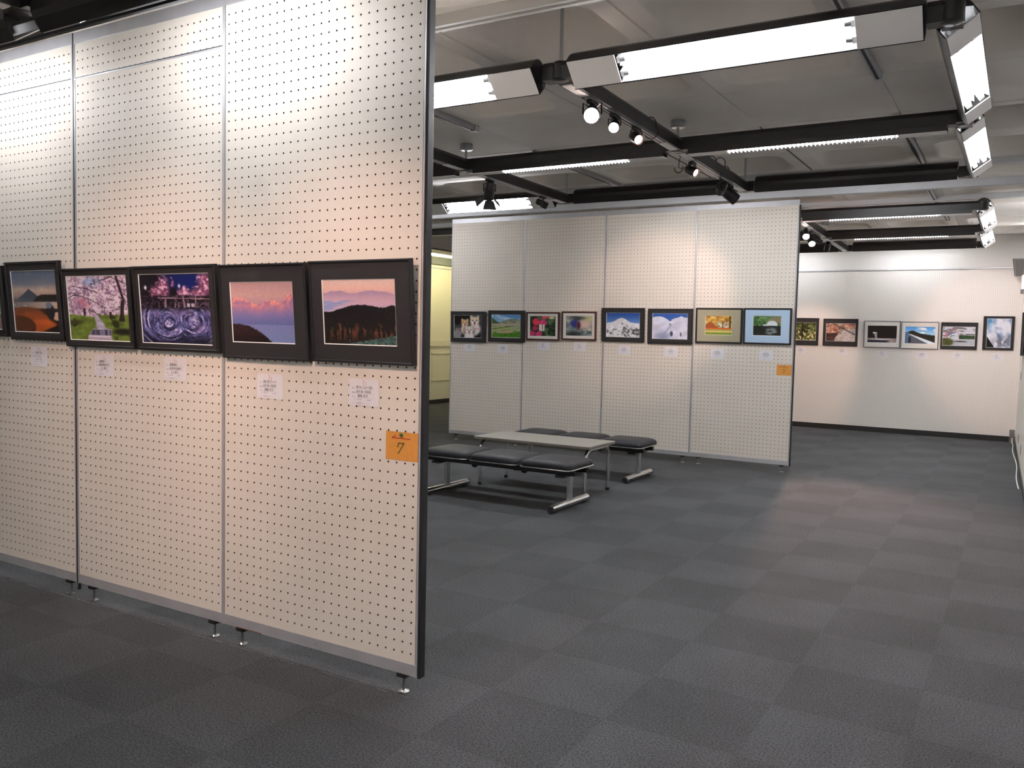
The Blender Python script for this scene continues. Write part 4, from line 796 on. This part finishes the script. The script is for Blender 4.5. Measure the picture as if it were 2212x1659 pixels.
t.location = (xw(13.7) - 0.001, 13.4, 1.40)

# ------------------------------------------------------------------ caption cards and number cards
def text_mesh(lines, m, name):
    """lines: (text, size, x, z, squeeze); text lies in the x-z plane facing -y"""
    b = MB()
    for body, size, x, z, sq in lines:
        cu = bpy.data.curves.new('t', 'FONT'); cu.body = body; cu.size = size; cu.resolution_u = 1; cu.fill_mode = 'FRONT'
        o = bpy.data.objects.new('t', cu); COL.objects.link(o)
        dg = bpy.context.evaluated_depsgraph_get(); me = o.evaluated_get(dg).to_mesh()
        b.add([(x + v.co.x * sq, 0, z + v.co.y) for v in me.vertices], [tuple(p.vertices) for p in me.polygons])
        o.evaluated_get(dg).to_mesh_clear(); bpy.data.objects.remove(o); bpy.data.curves.remove(cu)
    return b.mesh(name, m)
CW, CH = 0.168, 0.117
CARD = MB().loft([[(x, y, z) for x, z in ((-CW / 2, 0), (CW / 2, 0), (CW / 2, CH), (-CW / 2, CH))] for y in (0.0, -0.0012)]).mesh('card', M_PAPER)
PRINTED = text_mesh([('題 名', 0.0072, -0.066, 0.073, 1), ('撮影地', 0.0072, -0.066, 0.054, 1), ('氏 名', 0.0072, -0.066, 0.035, 1), ('□ 一般の部', 0.0075, -0.052, 0.024, 1), ('□ 会員', 0.0075, 0.016, 0.023, 1),
                     ('――――  公民館写真クラブ  ――――', 0.0068, -0.072, 0.0085, 0.92), ('_' * 27, 0.0085, -0.046, 0.0725, 0.93), ('_' * 27, 0.0085, -0.046, 0.0535, 0.93), ('_' * 27, 0.0085, -0.046, 0.0345, 0.93)], M_PRINT, 'printed_form')
CLIP = MB().tube([(0.004 + 0.009 * math.cos(a), -0.002, CH - 0.020 + 0.0075 * math.sin(a)) for a in np.linspace(0, 2 * math.pi, 14)[:-1]], 0.0011, 5, True).tube([(-0.006, -0.002, CH - 0.004), (0.004, -0.002, CH - 0.013)], 0.0016, 5).mesh('pink_clip', M_PINKCLIP)
def card(label, x, z, y, hand, group, printed=True):
    t = thing('caption_card', label, 'caption card', (x, y, z), group)
    link('card', CARD, t); pf = link('printed_form', PRINTED, t, (0, -0.0018, 0)); link('handwriting', hand, t, (0, -0.0018, 0)); link('pin', CLIP, t)
    return t
def hand(l1, l2, l3, name='handwriting'):
    f = lambda t, sz: min(0.9, 0.092 / (len(t) * sz))
    return text_mesh([(l1, 0.0150, -0.042, 0.0745, f(l1, 0.0150)), (l2, 0.0145, -0.042, 0.0558, f(l2, 0.0145)), (l3, 0.0155, -0.034, 0.0368, f(l3, 0.0155))], M_INK, name)
H4 = hand('黄金の穂 カクレイク', '信州 美ヶ原高原', '唐駒 洋子'); H5 = hand('明けゆく山々と雲空', '信州 美ヶ原高原', '唐駒 洋子')
H3 = hand(' 群宴夜桜', '山梨県忍野村公園地内池', ' 三上 勝之'); H2 = hand(' 春爛漫に', '福島県猪苗代町川', ' 三上 康之'); H1 = hand(' 夕暮れの湖', ' 長 下 山 湖', ' 小川 一正')
GC1, GC2, GC3 = 'caption cards on the front partition', 'caption cards on the rear partition', 'caption cards on the end wall'
for lab, x, z, hm in (('caption card pinned under the orange boat lake photo', -4.898, 1.303, H1), ('caption card pinned under the blossom stream photo', -4.285, 1.275, H2), ('caption card pinned under the night pond photo', -3.697, 1.279, H3),
                      ('caption card pinned under the snow peaks and lake photo', -3.019, 1.226, H4), ('caption card pinned under the dark ridge dawn photo', -2.447, 1.229, H5)):
    card(lab, x, z, NY - 0.0005, hm, GC1)
FH = [hand('  犬 家 族', '  東京都文京', '  小 山 子'), hand(' 田園風景画', ' 埼玉県飯能市', ' 小 山 子'), hand('   蝶 花', '   公 園', '  佐々木 子')]
for lab, x0, z0, k in (('caption card under the pomeranian portrait', -6.71, 1.277, 0), ('caption card under the green field photo', -6.158, 1.270, 1), ('caption card under the crimson flowers photo', -5.518, 1.330, 2), ('caption card under the blue flower photo', -4.975, 1.336, 2),
                       ('caption card under the snow cone peak photo', -4.344, 1.306, 0), ('caption card under the smooth snow slopes photo', -3.717, 1.304, 0), ('caption card under the olive matted autumn photo', -3.135, 1.299, 1), ('caption card under the pale blue matted pond photo', -2.555, 1.297, 1)):
    card(lab, x0, z0, FY - 0.0005, FH[k], GC2)
for lab, x0, z0, k in (('caption card under the half hidden yellow blossom photo', -3.345, 1.297, 0), ('caption card under the tree trunk photo', -2.66, 1.297, 1), ('caption card under the lone figure photo', -2.007, 1.28, 2), ('caption card under the road photo', -1.404, 1.277, 1),
                       ('caption card under the streamers photo', -0.875, 1.287, 0), ('caption card under the cloud photo', -0.32, 1.285, 2)):
    card(lab, x0, z0, YF - 0.0125, FH[k], GC3)
def stroke(b, pts, w):
    for (xa, za), (xb, zb) in zip(pts[:-1], pts[1:]):
        d = Vector((xb - xa, zb - za)); d.normalize(); n = Vector((-d.y, d.x)) * w / 2; e = d * w * 0.3
        b.add([(xa + n.x - e.x, 0, za + n.y - e.y), (xa - n.x - e.x, 0, za - n.y - e.y), (xb - n.x + e.x, 0, zb - n.y + e.y), (xb + n.x + e.x, 0, zb + n.y + e.y)], [(0, 1, 2, 3)])
def number_card(label, x0, x1, z0, z1, y, digit):
    w, h = (x1 - x0) / 2, z1 - z0; t = thing('number_card', label, 'sign', ((x0 + x1) / 2, y, z0))
    MB().loft([[(x, yy, z) for x, z in ((-w, 0), (w, 0), (w, h), (-w, h))] for yy in (0, -0.001)]).build('paper', M_ORANGE, t)
    b = MB(); stroke(b, [(-0.034, h - 0.017), (-0.052, h - 0.027), (0.045, h - 0.0275)], 0.004); b.build('red_arrow', M_REDPEN, t, loc=(0, -0.0016, 0))
    b = MB()
    if digit == 7: stroke(b, [(-0.022, 0.056), (-0.016, 0.073), (0.012, 0.073), (-0.018, 0.028)], 0.0055)
    else: stroke(b, [(0.014, 0.074), (-0.008, 0.074), (-0.011, 0.056), (0.002, 0.058), (0.010, 0.050), (0.008, 0.038), (-0.004, 0.030), (-0.018, 0.033)], 0.005)
    b.build('digit', M_GREENPEN, t, loc=(0, -0.0016, 0))
    MB().lathe([(0.0, 0), (0.0055, 0.0), (0.0075, -0.004), (0.0065, -0.009), (0.003, -0.011), (0, -0.0115)], (0, -0.001, h - 0.011), 'y', 14).build('push_pin', M_GREENPIN, t, True)
number_card('orange paper card with a handwritten 7 on the front partition', -2.320, -2.149, 1.010, 1.131, NY - 0.0005, 7)
number_card('orange paper card with a handwritten 5 on the rear partition', -2.428, -2.260, 1.132, 1.254, FY - 0.0005, 5)

# ------------------------------------------------------------------ benches and table
def cushion_mesh():
    hw, hd = 0.258, 0.262; L = []
    for z, i, r in ((0.0, 0.010, 0.05), (0.010, 0.002, 0.06), (0.030, 0.0, 0.065), (0.046, 0.006, 0.07), (0.060, 0.022, 0.075), (0.069, 0.048, 0.08), (0.074, 0.09, 0.07), (0.077, 0.15, 0.05), (0.078, 0.21, 0.02)):
        L.append(rrect(hw - i, hd - i, r, z, 7))
    return MB().loft(L).mesh('seat_cushion', M_VINYL, True, 60)
CUSH = cushion_mesh()
PIPE = MB().tube(rrect(0.261, 0.265, 0.066, 0.004, 7), 0.006, 8, True).mesh('chrome_rim', M_CHROME, True)
def bench(label, xr, yc):
    t = thing('waiting_bench', label, 'bench', (xr, yc, 0), 'three seat benches around the low table')
    zs = 0.365
    for k in range(3):
        c = link('seat_cushion', CUSH, t, (-0.261 - 0.541 * k, 0, zs)); link('chrome_rim', PIPE, c)
        MB().bbox(-0.261 - 0.541 * k - 0.20, -0.261 - 0.541 * k + 0.20, -0.20, 0.20, zs - 0.012, zs, 0.003).build('seat_pan', M_BLKMET, t)
    for y in (-0.13, 0.13): MB().bbox(-1.61, -0.012, y - 0.022, y + 0.022, zs - 0.055, zs - 0.012, 0.003).build('beam', M_BLKMET, t)
    for x in (-0.125, -1.47):
        MB().bbox(x - 0.055, x + 0.035, -0.19, 0.19, zs - 0.075, zs - 0.055, 0.003).build('cross_bracket', M_BLKMET, t)
        MB().bbox(x - 0.016, x + 0.016, -0.032, 0.032, 0.06, zs - 0.075, 0.004).build('post', M_STEEL, t)
        f = MB().tube([(x, -0.355, 0.040), (x, 0.355, 0.040)], 0.031, 16).build('foot_tube', M_CHROME, t, True)
        for s in (-1, 1):
            MB().lathe([(0.032, 0), (0.032, 0.012 * s), (0.026, 0.018 * s)], (x, s * 0.355, 0.040), 'y', 16).build('end_cap', M_BLACK, f, True)
            MB().lathe([(0.016, 0), (0.018, 0.004), (0.012, 0.010)], (x, s * 0.29, 0.0), 'z', 12).build('glide', M_BLACK, f)
    for x in (-0.541, -1.082): MB().lathe([(0.03, -0.02), (0.036, -0.015), (0.036, 0.015), (0.03, 0.02)], (x, -0.10, zs - 0.05), 'x', 14).build('coupling', M_BLACK, t)
    return t
bench('dark grey padded three seat bench on the table side away from the rear partition', -3.300, 6.82)
bench('dark grey padded three seat bench between the table and rear partition', -3.375, 8.61)
tb = thing('low_table', 'low grey laminate table with chrome hoop legs between the benches', 'table', (-4.10, 7.555, 0))
zt = 0.497
MB().loft([rrect(0.654, 0.302, 0.02, zt - 0.002, 4), rrect(0.656, 0.304, 0.02, zt - 0.004, 4), rrect(0.656, 0.304, 0.02, zt - 0.026, 4), rrect(0.652, 0.30, 0.02, zt - 0.028, 4)]).build('edge_band', M_LAMIEDGE, tb)
MB().loft([rrect(0.652, 0.300, 0.019, zt - 0.0022, 4), rrect(0.650, 0.298, 0.018, zt, 4)]).build('table_top', M_LAMI, tb)
for x in (-0.595, 0.595):
    pts = [(x, -0.26, 0.02), (x, -0.26, 0.36)] + [(x, -0.26 + 0.09 * (1 - math.cos(a)), 0.36 + 0.088 * math.sin(a)) for a in np.linspace(0.15, math.pi / 2, 8)]
    pts = pts + [(p[0], -p[1], p[2]) for p in pts[::-1]]
    lg = MB().tube(pts, 0.019, 12).build('leg_hoop', M_CHROME, tb, True, angle=80)
    for s in (-1, 1): MB().lathe([(0.019, 0), (0.021, 0.004), (0.021, 0.026), (0.0195, 0.028)], (x, s * 0.26, 0), 'z', 12).build('rubber_foot', M_BLACK, lg)
    MB().bbox(x - 0.03, x + 0.03, -0.12, 0.12, zt - 0.036, zt - 0.028, 0.002).build('mount_plate', M_BLKMET, tb)

# ------------------------------------------------------------------ small things on the right wall
sp = thing('wall_speaker', 'grey wedge speaker tilted in the far corner near the ceiling', 'speaker', (-0.095, 15.42, 2.60), rot=(0.10, 0, 0.15))
MB().loft([[(-0.045, -0.07, 0), (0.055, -0.07, 0), (0.055, 0.07, 0), (-0.045, 0.07, 0)], [(-0.085, -0.10, 0.27), (0.065, -0.10, 0.27), (0.065, 0.07, 0.27), (-0.085, 0.07, 0.27)]]).build('cabinet', M_GREYBOX, sp)
MB().loft([[(-0.038, -0.077, 0.015), (0.048, -0.077, 0.015), (0.048, -0.072, 0.015), (-0.038, -0.072, 0.015)], [(-0.073, -0.1045, 0.255), (0.055, -0.1045, 0.255), (0.055, -0.0995, 0.255), (-0.073, -0.0995, 0.255)]]).build('grille', mat('grey_mesh_grille', (0.13, 0.125, 0.12), 0.8), sp)
MB().tube([(0.06, 0.0, 0.14), (0.125, 0.02, 0.14)], 0.012, 8).build('bracket', M_BLKMET, sp)
wb = thing('wall_box', 'white control box on the right wall beneath the speaker', 'control box', (xw(14.27), 14.2, 2.33))
MB().bbox(-0.055, 0, -0.07, 0.07, 0, 0.20, 0.004).build('cover', M_PLATE, wb); MB().bbox(-0.065, -0.02, -0.05, 0.05, -0.06, -0.001, 0.004).build('conduit_stub', M_GREYBOX, wb)
for lab, y, z, n_ in (('small switch plate on the right wall below the edge-on picture', 14.0, 1.05, 'switch_plate'), ('power outlet low on the right wall near the corner', 13.4, 0.22, 'power_outlet'), ('second power outlet on the right wall, further from the corner', 12.0, 0.22, 'power_outlet')):
    o = thing(n_, lab, 'outlet', (xw(y + 0.037), y, z)); MB().bbox(-0.008, 0, -0.037, 0.037, 0, 0.12, 0.002).build('plate', mat('beige_outlet', (0.40, 0.34, 0.31), 0.5), o)
    MB().box(-0.0095, -0.008, -0.012, 0.012, 0.03, 0.09).build('insert', mat('brown_outlet', (0.17, 0.12, 0.11), 0.5), o)
cbx = thing('conduit_box', 'grey conduit box standing in the corner on the carpet', 'box', (-0.056, 15.50, 0)); MB().bbox(-0.035, 0.035, -0.03, 0.03, 0, 0.20, 0.004).build('body', M_GREYBOX, cbx); MB().bbox(-0.037, 0.037, -0.032, 0.032, 0.16, 0.205, 0.004).build('lid', M_TRIMGREY, cbx)
pw = [(-0.05, 15.44, 0.08), (-0.05, 15.40, 0.006)] + [(xw(y) - 0.035 + 0.012 * math.sin(y * 2.1), y, 0.006) for y in np.linspace(15.2, 10.6, 24)]
tag(MB().tube(pw, 0.006, 6).build('cable', M_PLATE, smooth=True), 'pale cable lying on the carpet along the right wall', 'cable')
